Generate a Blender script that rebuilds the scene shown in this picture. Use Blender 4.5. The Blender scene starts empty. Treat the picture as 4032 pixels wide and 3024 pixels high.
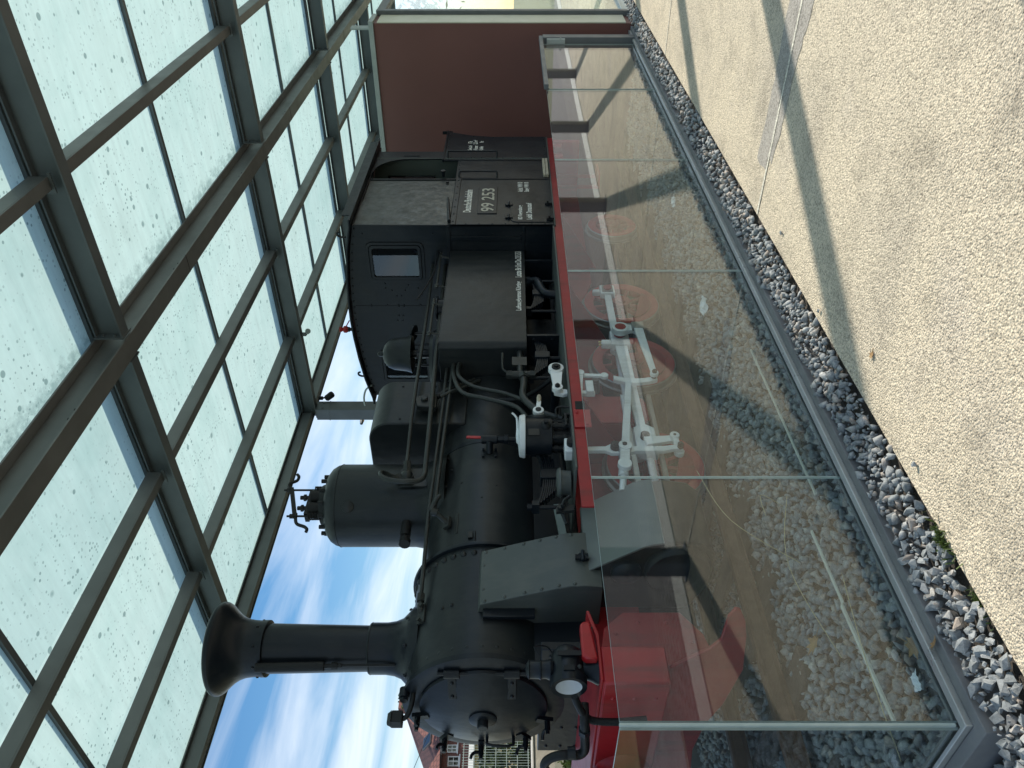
import bpy, bmesh, math, random
import numpy as np
from mathutils import Vector, Matrix

random.seed(7)
rng = np.random.default_rng(7)
scene = bpy.context.scene
COL = scene.collection
R = math.radians

# ------------------------------------------------------------------ camera
TH = math.atan(2339 / 3028)            # angle between the view direction and the track
fw = Vector((math.cos(TH), math.sin(TH), 0))
rt = Vector((math.sin(TH), -math.cos(TH), 0))
cam_data = bpy.data.cameras.new('camera')
cam = bpy.data.objects.new('camera', cam_data)
COL.objects.link(cam)
ax_x, ax_y, ax_z = Vector((0, 0, -1)), rt, -fw      # portrait shot stored on its side
M = Matrix((ax_x, ax_y, ax_z)).transposed().to_4x4()
M.translation = Vector((0, 0, 1.7))
cam.matrix_world = M
cam_data.sensor_width = 36
cam_data.lens = 36 * 3028 / 4032
cam_data.clip_start = 0.05
cam_data.clip_end = 3000
scene.camera = cam

# ------------------------------------------------------------------ sky, sun, exposure
SUN_AZ = Vector((0.892, -0.452, 0))     # horizontal direction towards the sun
SUN_EL = R(33.3)
world = bpy.data.worlds.new('World')
scene.world = world
world.use_nodes = True
wn, wl = world.node_tree.nodes, world.node_tree.links
wn.clear()
w_out = wn.new('ShaderNodeOutputWorld')
w_bg = wn.new('ShaderNodeBackground')
w_bg.inputs['Strength'].default_value = 0.095
sky = wn.new('ShaderNodeTexSky')
sky.sky_type = 'NISHITA'
sky.sun_disc = False
sky.sun_elevation = SUN_EL
sky.sun_rotation = math.atan2(SUN_AZ.x, SUN_AZ.y)
sky.altitude = 300
sky.air_density = 1.15
sky.dust_density = 0.35
sky.ozone_density = 2.2
w_tc = wn.new('ShaderNodeTexCoord')
w_sep = wn.new('ShaderNodeSeparateXYZ')
wl.new(w_tc.outputs['Generated'], w_sep.inputs[0])
w_add = wn.new('ShaderNodeMath'); w_add.operation = 'ADD'; w_add.inputs[1].default_value = 0.16
w_max = wn.new('ShaderNodeMath'); w_max.operation = 'MAXIMUM'; w_max.inputs[1].default_value = 0.03
wl.new(w_sep.outputs['Z'], w_add.inputs[0]); wl.new(w_add.outputs[0], w_max.inputs[0])
w_dx = wn.new('ShaderNodeMath'); w_dx.operation = 'DIVIDE'
w_dy = wn.new('ShaderNodeMath'); w_dy.operation = 'DIVIDE'
wl.new(w_sep.outputs['X'], w_dx.inputs[0]); wl.new(w_max.outputs[0], w_dx.inputs[1])
wl.new(w_sep.outputs['Y'], w_dy.inputs[0]); wl.new(w_max.outputs[0], w_dy.inputs[1])
w_comb = wn.new('ShaderNodeCombineXYZ')
wl.new(w_dx.outputs[0], w_comb.inputs[0]); wl.new(w_dy.outputs[0], w_comb.inputs[1])
w_map = wn.new('ShaderNodeMapping')
w_map.inputs['Rotation'].default_value = (0, 0, R(35))
w_map.inputs['Scale'].default_value = (0.75, 2.3, 1)
w_map.inputs['Location'].default_value = (3.1, 1.7, 0)
wl.new(w_comb.outputs[0], w_map.inputs['Vector'])
w_noise = wn.new('ShaderNodeTexNoise')
w_noise.inputs['Scale'].default_value = 1.15
w_noise.inputs['Detail'].default_value = 9
w_noise.inputs['Roughness'].default_value = 0.55
w_noise.inputs['Distortion'].default_value = 0.5
wl.new(w_map.outputs[0], w_noise.inputs['Vector'])
w_ramp = wn.new('ShaderNodeValToRGB')
w_ramp.color_ramp.elements[0].position = 0.40
w_ramp.color_ramp.elements[0].color = (0, 0, 0, 1)
w_ramp.color_ramp.elements[1].position = 0.84
w_ramp.color_ramp.elements[1].color = (0.9, 0.9, 0.9, 1)
w_el = wn.new('ShaderNodeMapRange')       # thin cloud looks denser along the slant path low down
w_el.inputs['From Min'].default_value = 0.0; w_el.inputs['From Max'].default_value = 0.42
w_el.inputs['To Min'].default_value = 0.13; w_el.inputs['To Max'].default_value = 0.0
wl.new(w_sep.outputs['Z'], w_el.inputs['Value'])
w_sum = wn.new('ShaderNodeMath'); w_sum.operation = 'ADD'
wl.new(w_noise.outputs['Fac'], w_sum.inputs[0]); wl.new(w_el.outputs[0], w_sum.inputs[1])
wl.new(w_sum.outputs[0], w_ramp.inputs[0])
w_mix = wn.new('ShaderNodeMixRGB')
w_mix.inputs['Color2'].default_value = (9.0, 9.4, 9.8, 1)
wl.new(w_ramp.outputs['Color'], w_mix.inputs['Fac'])
w_hsv = wn.new('ShaderNodeHueSaturation')
w_hsv.inputs['Saturation'].default_value = 1.3
w_hsv.inputs['Value'].default_value = 1.2
wl.new(sky.outputs['Color'], w_hsv.inputs['Color'])
wl.new(w_hsv.outputs['Color'], w_mix.inputs['Color1'])
wl.new(w_mix.outputs['Color'], w_bg.inputs['Color'])
wl.new(w_bg.outputs[0], w_out.inputs[0])

sun_d = bpy.data.lights.new('sun', 'SUN')
sun_d.energy = 4.2
sun_d.angle = R(0.75)
sun_d.color = (1.0, 0.93, 0.82)
sun = bpy.data.objects.new('sun', sun_d)
COL.objects.link(sun)
sun_dir = SUN_AZ.normalized() * math.cos(SUN_EL) + Vector((0, 0, math.sin(SUN_EL)))
sun.rotation_euler = sun_dir.to_track_quat('Z', 'Y').to_euler()
sun.location = (20, -20, 30)

scene.view_settings.view_transform = 'Standard'
scene.view_settings.look = 'None'
scene.view_settings.gamma = 1
scene.view_settings.exposure = 0.5
scene.render.engine = 'CYCLES'
scene.cycles.max_bounces = 10
scene.cycles.transparent_max_bounces = 24

# ------------------------------------------------------------------ materials
def nodes_of(name):
    m = bpy.data.materials.new(name)
    m.use_nodes = True
    n, l = m.node_tree.nodes, m.node_tree.links
    return m, n, l, n['Principled BSDF'], n['Material Output']

def noise_node(n, l, scale, detail=4, rough=0.55, vec=None):
    t = n.new('ShaderNodeTexNoise')
    t.inputs['Scale'].default_value = scale
    t.inputs['Detail'].default_value = detail
    t.inputs['Roughness'].default_value = rough
    if vec is not None:
        l.new(vec, t.inputs['Vector'])
    return t

def ramp_node(n, l, src, stops):
    r = n.new('ShaderNodeValToRGB')
    e = r.color_ramp.elements
    while len(e) < len(stops):
        e.new(0.5)
    for i, (p, c) in enumerate(stops):
        e[i].position = p
        e[i].color = (c[0], c[1], c[2], 1) if not isinstance(c, (int, float)) else (c, c, c, 1)
    l.new(src, r.inputs[0])
    return r

def pos_out(n):
    g = n.new('ShaderNodeNewGeometry')
    return g.outputs['Position']

def surf(name, c0, c1, rough=0.5, scale=3.0, metal=0.0, bump=0.0, bscale=60.0, rvar=0.0, spec=0.5):
    """Painted or weathered surface: two tones blotched by noise, fine relief."""
    m, n, l, b, o = nodes_of(name)
    p = pos_out(n)
    t = noise_node(n, l, scale, 6, 0.6, p)
    r = ramp_node(n, l, t.outputs['Fac'], [(0.3, c0), (0.7, c1)])
    l.new(r.outputs['Color'], b.inputs['Base Color'])
    b.inputs['Metallic'].default_value = metal
    b.inputs['Specular IOR Level'].default_value = spec
    if rvar:
        t2 = noise_node(n, l, scale * 2.3, 5, 0.6, p)
        r2 = ramp_node(n, l, t2.outputs['Fac'], [(0.3, max(0.02, rough - rvar)), (0.7, min(1, rough + rvar))])
        l.new(r2.outputs['Color'], b.inputs['Roughness'])
    else:
        b.inputs['Roughness'].default_value = rough
    if bump:
        t3 = noise_node(n, l, bscale, 4, 0.6, p)
        bp = n.new('ShaderNodeBump')
        bp.inputs['Strength'].default_value = bump
        bp.inputs['Distance'].default_value = 0.01
        l.new(t3.outputs['Fac'], bp.inputs['Height'])
        l.new(bp.outputs[0], b.inputs['Normal'])
    return m

def loco_paint(name, c0, c1, dust, rough, spec):
    """enamel on plate: dust film, rain streaks running down, scuffs, shallow dents"""
    m, n, l, b, o = nodes_of(name)
    p = pos_out(n)
    t = noise_node(n, l, 1.8, 7, 0.65, p)
    base = ramp_node(n, l, t.outputs['Fac'], [(0.3, c0), (0.7, c1)])
    mp = n.new('ShaderNodeMapping'); mp.inputs['Scale'].default_value = (11, 11, 0.9)
    l.new(p, mp.inputs['Vector'])
    st = noise_node(n, l, 1.3, 6, 0.65, mp.outputs[0])
    patch = noise_node(n, l, 2.6, 5, 0.6, p)
    mu = n.new('ShaderNodeMath'); mu.operation = 'MULTIPLY'
    l.new(st.outputs['Fac'], mu.inputs[0]); l.new(patch.outputs['Fac'], mu.inputs[1])
    k = ramp_node(n, l, mu.outputs[0], [(0.24, 0.0), (0.42, 0.55)])
    sc = noise_node(n, l, 60, 4, 0.8, p)
    ks = ramp_node(n, l, sc.outputs['Fac'], [(0.70, 0.0), (0.76, 0.5)])
    mxk = n.new('ShaderNodeMath'); mxk.operation = 'MAXIMUM'
    l.new(k.outputs[0], mxk.inputs[0]); l.new(ks.outputs[0], mxk.inputs[1])
    mx = n.new('ShaderNodeMixRGB'); mx.inputs['Color2'].default_value = (*dust, 1)
    l.new(mxk.outputs[0], mx.inputs['Fac']); l.new(base.outputs[0], mx.inputs['Color1'])
    l.new(mx.outputs[0], b.inputs['Base Color'])
    rg = n.new('ShaderNodeMapRange')
    rg.inputs['To Min'].default_value = rough; rg.inputs['To Max'].default_value = rough + 0.30
    l.new(mu.outputs[0], rg.inputs['Value']); l.new(rg.outputs[0], b.inputs['Roughness'])
    b.inputs['Specular IOR Level'].default_value = spec
    h1 = noise_node(n, l, 3.2, 3, 0.5, p)
    h2 = noise_node(n, l, 45, 4, 0.6, p)
    ad = n.new('ShaderNodeMath'); ad.operation = 'MULTIPLY_ADD'; ad.inputs[1].default_value = 0.06
    l.new(h2.outputs['Fac'], ad.inputs[0]); l.new(h1.outputs['Fac'], ad.inputs[2])
    bp = n.new('ShaderNodeBump'); bp.inputs['Strength'].default_value = 0.35; bp.inputs['Distance'].default_value = 0.03
    l.new(ad.outputs[0], bp.inputs['Height']); l.new(bp.outputs[0], b.inputs['Normal'])
    return m

MT = {}
MT['black'] = loco_paint('black_paint', (0.0050, 0.0078, 0.0115), (0.0090, 0.0125, 0.0170), (0.022, 0.024, 0.025), 0.29, 0.26)  # blue tint of the reflected sky is put into this base colour
MT['blackm'] = surf('black_matt', (0.006, 0.007, 0.008), (0.011, 0.012, 0.013), 0.55, 5, 0, 0.1, 60, 0, 0.3)
MT['boilerb'] = loco_paint('boiler_paint', (0.0095, 0.0122, 0.0138), (0.0175, 0.0210, 0.0222), (0.038, 0.039, 0.036), 0.30, 0.29)
MT['pipe'] = loco_paint('pipe_paint', (0.017, 0.020, 0.020), (0.028, 0.032, 0.030), (0.045, 0.045, 0.04), 0.33, 0.32)
MT['greyp'] = loco_paint('grey_green_paint', (0.058, 0.067, 0.063), (0.080, 0.090, 0.083), (0.11, 0.112, 0.10), 0.38, 0.4)
MT['greylit'] = loco_paint('skylit_lid_grey', (0.125, 0.138, 0.130), (0.155, 0.168, 0.158), (0.19, 0.19, 0.175), 0.36, 0.45)  # paler grey stands for sky and paving light on the sloping lid
MT['worn'] = surf('worn_dented_steel', (0.020, 0.023, 0.022), (0.050, 0.053, 0.047), 0.40, 6, 0.1, 0.6, 8, 0.12)
MT['red'] = loco_paint('red_frame_paint', (0.22, 0.009, 0.013), (0.34, 0.016, 0.020), (0.085, 0.024, 0.021), 0.32, 0.45)
MT['redb'] = loco_paint('bright_red_paint', (0.29, 0.010, 0.015), (0.41, 0.018, 0.022), (0.13, 0.026, 0.022), 0.30, 0.45)
MT['white'] = loco_paint('white_rod_paint', (0.62, 0.65, 0.65), (0.76, 0.78, 0.77), (0.30, 0.29, 0.26), 0.30, 0.5)
MT['cream'] = surf('cream_lettering', (0.72, 0.72, 0.66), (0.78, 0.78, 0.72), 0.5, 20)
MT['numeral'] = surf('brass_grey_numeral', (0.34, 0.33, 0.27), (0.42, 0.41, 0.34), 0.4, 12)
MT['steel'] = surf('anthracite_steel', (0.088, 0.101, 0.108), (0.120, 0.135, 0.142), 0.48, 2.5, 0.1, 0.06, 30, 0.08)
MT['steelw'] = surf('warm_grey_steel', (0.118, 0.122, 0.120), (0.155, 0.159, 0.156), 0.5, 2.5, 0.1, 0.06, 30, 0.08)
MT['rail'] = surf('glazing_rail', (0.38, 0.385, 0.36), (0.50, 0.50, 0.47), 0.35, 6, 0.5, 0.06, 50, 0.1)
MT['kerb'] = surf('grey_kerb_plate', (0.15, 0.148, 0.142), (0.21, 0.207, 0.198), 0.78, 5, 0.0, 0.12, 30, 0.08, 0.25)
MT['rust'] = surf('rusty_rail', (0.10, 0.055, 0.03), (0.17, 0.095, 0.055), 0.75, 14, 0.2, 0.4, 60)
MT['tyre'] = surf('bare_tyre_steel', (0.20, 0.20, 0.19), (0.28, 0.28, 0.27), 0.4, 10, 0.6)
MT['sleeper'] = surf('sleeper_wood', (0.055, 0.041, 0.031), (0.10, 0.074, 0.056), 0.85, 9, 0, 0.6, 40)
MT['maroon'] = surf('maroon_wall', (0.135, 0.056, 0.047), (0.155, 0.064, 0.054), 0.55, 0.8, 0, 0.05, 30, 0.05)
MT['creamwall'] = surf('cream_panel', (0.50, 0.50, 0.38), (0.62, 0.62, 0.50), 0.5, 2, 0, 0.05, 20)
MT['coping'] = surf('pale_coping', (0.28, 0.33, 0.32), (0.36, 0.41, 0.40), 0.45, 3)
MT['wood'] = surf('weathered_boards', (0.30, 0.26, 0.19), (0.48, 0.43, 0.33), 0.8, 16, 0, 0.4, 50)
MT['interior'] = surf('cab_interior', (0.035, 0.05, 0.045), (0.05, 0.065, 0.058), 0.6, 3)
MT['brass'] = surf('brass', (0.45, 0.33, 0.12), (0.55, 0.4, 0.16), 0.35, 10, 0.8)
MT['lens'] = surf('lamp_reflector', (0.68, 0.70, 0.70), (0.78, 0.80, 0.80), 0.35, 10)
MT['leaf_dry'] = surf('dry_leaf', (0.22, 0.12, 0.05), (0.38, 0.24, 0.10), 0.8, 30, 0, 0.3, 80)
MT['paper'] = surf('white_scrap', (0.70, 0.72, 0.75), (0.82, 0.83, 0.85), 0.4, 30)
MT['straw'] = surf('dry_straw', (0.42, 0.36, 0.20), (0.58, 0.50, 0.30), 0.8, 20)
MT['moss'] = surf('moss', (0.05, 0.09, 0.02), (0.13, 0.18, 0.04), 0.9, 30, 0, 0.6, 120)
MT['lath'] = surf('pale_strip', (0.55, 0.54, 0.46), (0.68, 0.67, 0.58), 0.6, 14)
MT['flower'] = surf('orange_petals', (0.75, 0.22, 0.03), (0.85, 0.45, 0.12), 0.6, 40)
MT['trim'] = surf('white_window_trim', (0.66, 0.66, 0.64), (0.76, 0.76, 0.74), 0.5, 6)
MT['yellowwall'] = surf('yellow_render', (0.50, 0.40, 0.22), (0.58, 0.47, 0.27), 0.85, 2, 0, 0.1, 20)
MT['bark'] = surf('bark', (0.07, 0.05, 0.035), (0.13, 0.10, 0.07), 0.9, 8, 0, 0.6, 30)
MT['fence'] = surf('galvanised_green_wire', (0.33, 0.40, 0.37), (0.42, 0.49, 0.46), 0.5, 6, 0.3)
MT['lampcap'] = surf('lamp_orange', (0.7, 0.35, 0.08), (0.8, 0.42, 0.1), 0.4, 10)
MT['concrete'] = surf('rough_concrete', (0.30, 0.27, 0.21), (0.44, 0.40, 0.32), 0.9, 3.0, 0, 0.8, 16)
MT['asphalt'] = surf('road_asphalt', (0.085, 0.082, 0.084), (0.125, 0.12, 0.122), 0.85, 2.0, 0, 0.4, 90)
MT['whitekerb'] = surf('pale_kerbstone', (0.52, 0.50, 0.44), (0.64, 0.62, 0.56), 0.8, 6, 0, 0.3, 60)
MT['soil'] = surf('dark_bed', (0.05, 0.043, 0.036), (0.09, 0.078, 0.064), 0.95, 12, 0, 0.8, 60)
MT['roofdark'] = surf('house_gutter', (0.05, 0.05, 0.055), (0.08, 0.08, 0.085), 0.5, 6)

def leaf_mat(name, c0, c1):
    m, n, l, b, o = nodes_of(name)
    g = n.new('ShaderNodeNewGeometry')
    r = ramp_node(n, l, g.outputs['Random Per Island'], [(0.0, c0), (1.0, c1)])
    l.new(r.outputs['Color'], b.inputs['Base Color'])
    b.inputs['Roughness'].default_value = 0.55
    t = n.new('ShaderNodeBsdfTranslucent')
    l.new(r.outputs['Color'], t.inputs['Color'])
    mx = n.new('ShaderNodeMixShader'); mx.inputs[0].default_value = 0.3
    l.new(b.outputs[0], mx.inputs[1]); l.new(t.outputs[0], mx.inputs[2])
    l.new(mx.outputs[0], o.inputs['Surface'])
    return m
MT['leaf'] = leaf_mat('green_leaves', (0.035, 0.07, 0.015), (0.13, 0.18, 0.045))
MT['leafd'] = leaf_mat('dark_leaves', (0.02, 0.04, 0.012), (0.07, 0.10, 0.03))
MT['grass'] = leaf_mat('lawn_grass', (0.04, 0.07, 0.015), (0.10, 0.14, 0.035))

# crushed stone: each stone its own grey
def stone_mat():
    m, n, l, b, o = nodes_of('ballast_stone')
    g = n.new('ShaderNodeNewGeometry')
    oi = n.new('ShaderNodeObjectInfo')
    ad = n.new('ShaderNodeMath'); ad.operation = 'ADD'
    l.new(g.outputs['Random Per Island'], ad.inputs[0]); l.new(oi.outputs['Random'], ad.inputs[1])
    fr = n.new('ShaderNodeMath'); fr.operation = 'FRACT'
    l.new(ad.outputs[0], fr.inputs[0])
    r = ramp_node(n, l, fr.outputs[0], [(0.0, (0.17, 0.185, 0.19)), (0.3, (0.27, 0.285, 0.285)), (0.55, (0.22, 0.235, 0.24)),
                                       (0.78, (0.38, 0.385, 0.375)), (0.9, (0.31, 0.255, 0.21)), (1.0, (0.46, 0.44, 0.40))])
    t = noise_node(n, l, 55, 6, 0.7, g.outputs['Position'])
    rr = ramp_node(n, l, t.outputs['Fac'], [(0.3, 0.62), (0.75, 1.45)])
    mx = n.new('ShaderNodeMixRGB'); mx.blend_type = 'MULTIPLY'; mx.inputs[0].default_value = 1
    l.new(r.outputs[0], mx.inputs[1]); l.new(rr.outputs[0], mx.inputs[2])
    l.new(mx.outputs[0], b.inputs['Base Color'])
    b.inputs['Roughness'].default_value = 0.8
    bp = n.new('ShaderNodeBump'); bp.inputs['Strength'].default_value = 0.5; bp.inputs['Distance'].default_value = 0.006
    t2 = noise_node(n, l, 130, 5, 0.65, g.outputs['Position'])
    l.new(t2.outputs['Fac'], bp.inputs['Height']); l.new(bp.outputs[0], b.inputs['Normal'])
    return m
MT['stone'] = stone_mat()

# exposed aggregate paving
def pavement_mat(name, c0, c1, c2, pit):
    m, n, l, b, o = nodes_of(name)
    p = pos_out(n)
    big = noise_node(n, l, 0.9, 5, 0.6, p)
    r = ramp_node(n, l, big.outputs['Fac'], [(0.3, c0), (0.55, c1), (0.75, c2)])
    v = n.new('ShaderNodeTexVoronoi'); v.inputs['Scale'].default_value = 105
    l.new(p, v.inputs['Vector'])
    rv = ramp_node(n, l, v.outputs['Color'], [(0.12, 0.55), (0.45, 1.0), (0.9, 1.3)])
    fine = noise_node(n, l, 160, 5, 0.7, p)
    rf = ramp_node(n, l, fine.outputs['Fac'], [(0.32, 0.55), (0.52, 1.05), (0.7, 1.3)])
    m1 = n.new('ShaderNodeMixRGB'); m1.blend_type = 'MULTIPLY'; m1.inputs[0].default_value = 0.8
    l.new(r.outputs[0], m1.inputs[1]); l.new(rv.outputs[0], m1.inputs[2])
    m2 = n.new('ShaderNodeMixRGB'); m2.blend_type = 'MULTIPLY'; m2.inputs[0].default_value = 0.8
    l.new(m1.outputs[0], m2.inputs[1]); l.new(rf.outputs[0], m2.inputs[2])
    # dirt stains
    st = noise_node(n, l, 2.7, 6, 0.7, p)
    rs = ramp_node(n, l, st.outputs['Fac'], [(0.50, 1.0), (0.60, 0.86), (0.74, 0.66)])
    m3 = n.new('ShaderNodeMixRGB'); m3.blend_type = 'MULTIPLY'; m3.inputs[0].default_value = 1
    l.new(m2.outputs[0], m3.inputs[1]); l.new(rs.outputs[0], m3.inputs[2])
    pc = ramp_node(n, l, noise_node(n, l, 78, 3, 0.6, p).outputs['Fac'], [(0.31, 0.42), (0.42, 1.0)])  # pits darkened in the colour: shade in the hollows plus dirt
    m4 = n.new('ShaderNodeMixRGB'); m4.blend_type = 'MULTIPLY'; m4.inputs[0].default_value = min(1.0, pit)
    l.new(m3.outputs[0], m4.inputs[1]); l.new(pc.outputs[0], m4.inputs[2])
    l.new(m4.outputs[0], b.inputs['Base Color'])
    b.inputs['Roughness'].default_value = 0.9
    pn = noise_node(n, l, 78, 3, 0.6, p)
    pits = ramp_node(n, l, pn.outputs['Fac'], [(0.30, 0.0), (0.40, 1.0)])
    h1 = noise_node(n, l, 120, 4, 0.6, p)
    h2 = pits
    va = ramp_node(n, l, v.outputs['Distance'], [(0.0, 1.0), (0.75, 0.0)])
    a1 = n.new('ShaderNodeMath'); a1.operation = 'ADD'
    l.new(h1.outputs['Fac'], a1.inputs[0]); l.new(va.outputs[0], a1.inputs[1])
    a2 = n.new('ShaderNodeMath'); a2.operation = 'MULTIPLY_ADD'; a2.inputs[1].default_value = 0.9
    l.new(h2.outputs[0], a2.inputs[0]); l.new(a1.outputs[0], a2.inputs[2])
    bp = n.new('ShaderNodeBump'); bp.inputs['Strength'].default_value = pit; bp.inputs['Distance'].default_value = 0.0042
    l.new(a2.outputs[0], bp.inputs['Height']); l.new(bp.outputs[0], b.inputs['Normal'])
    return m
MT['pave'] = pavement_mat('exposed_aggregate', (0.475, 0.41, 0.315), (0.61, 0.52, 0.385), (0.52, 0.45, 0.36), 1.0)
MT['patch'] = pavement_mat('grey_mortar_patch', (0.30, 0.275, 0.24), (0.345, 0.315, 0.275), (0.32, 0.295, 0.26), 0.3)
MT['joint'] = pavement_mat('pale_joint_sealant', (0.58, 0.55, 0.46), (0.64, 0.60, 0.50), (0.60, 0.57, 0.48), 0.5)

def brick_mat(name, c1, c2, mortar, scale, bw=0.5, rh=0.25, ms=0.02, axis='xz', bump=0.5):
    m, n, l, b, o = nodes_of(name)
    p = pos_out(n)
    s = n.new('ShaderNodeSeparateXYZ'); l.new(p, s.inputs[0])
    c = n.new('ShaderNodeCombineXYZ')
    l.new(s.outputs['X'], c.inputs[0]); l.new(s.outputs['Z' if axis == 'xz' else 'Y'], c.inputs[1])
    t = n.new('ShaderNodeTexBrick')
    t.inputs['Scale'].default_value = scale
    t.inputs['Brick Width'].default_value = bw
    t.inputs['Row Height'].default_value = rh
    t.inputs['Mortar Size'].default_value = ms
    t.inputs['Color1'].default_value = (*c1, 1); t.inputs['Color2'].default_value = (*c2, 1)
    t.inputs['Mortar'].default_value = (*mortar, 1)
    l.new(c.outputs[0], t.inputs['Vector'])
    l.new(t.outputs['Color'], b.inputs['Base Color'])
    b.inputs['Roughness'].default_value = 0.85
    bp = n.new('ShaderNodeBump'); bp.inputs['Strength'].default_value = bump; bp.inputs['Distance'].default_value = 0.01; bp.invert = True
    l.new(t.outputs['Fac'], bp.inputs['Height']); l.new(bp.outputs[0], b.inputs['Normal'])
    return m
MT['sett'] = brick_mat('small_paving_setts', (0.16, 0.15, 0.142), (0.22, 0.205, 0.192), (0.03, 0.028, 0.026), 1.0, 0.24, 0.12, 0.012, 'xy')
MT['brick'] = brick_mat('dark_red_brick', (0.17, 0.055, 0.045), (0.22, 0.075, 0.06), (0.19, 0.13, 0.11), 1.0, 0.25, 0.085, 0.012)
MT['tile'] = brick_mat('red_roof_tile', (0.15, 0.062, 0.050), (0.20, 0.083, 0.066), (0.07, 0.035, 0.03), 1.0, 0.25, 0.3, 0.02, 'xy', 1.0)

# clear glass: mirror reflection by Fresnel over tinted see-through
def glass_mat(name, tint, gain=1.0, ior=1.52):
    m, n, l, b, o = nodes_of(name)
    n.remove(b)
    g = n.new('ShaderNodeNewGeometry')
    mi = n.new('ShaderNodeMath'); mi.operation = 'MULTIPLY_ADD'
    mi.inputs[1].default_value = 1 / ior - ior; mi.inputs[2].default_value = ior
    l.new(g.outputs['Backfacing'], mi.inputs[0])
    fr = n.new('ShaderNodeFresnel'); l.new(mi.outputs[0], fr.inputs['IOR'])
    mg = n.new('ShaderNodeMath'); mg.operation = 'MULTIPLY'; mg.inputs[1].default_value = gain; mg.use_clamp = True
    l.new(fr.outputs[0], mg.inputs[0])
    tr = n.new('ShaderNodeBsdfTransparent'); tr.inputs['Color'].default_value = (*tint, 1)
    gl = n.new('ShaderNodeBsdfGlossy'); gl.inputs['Roughness'].default_value = 0.0
    gl.inputs['Color'].default_value = (1, 1, 1, 1)
    mx = n.new('ShaderNodeMixShader')
    l.new(mg.outputs[0], mx.inputs[0]); l.new(tr.outputs[0], mx.inputs[1]); l.new(gl.outputs[0], mx.inputs[2])
    l.new(mx.outputs[0], o.inputs['Surface'])
    return m
MT['glass'] = glass_mat('barrier_glass', (0.92, 0.955, 0.94), 1.2)
MT['cabglass'] = glass_mat('window_glass', (0.40, 0.43, 0.45), 1.15)
MT['clear'] = glass_mat('clear_roof_glass', (0.62, 0.72, 0.74), 1.0)
MT['edge'] = surf('ground_glass_edge', (0.30, 0.38, 0.355), (0.42, 0.49, 0.46), 0.35, 9)

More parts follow.
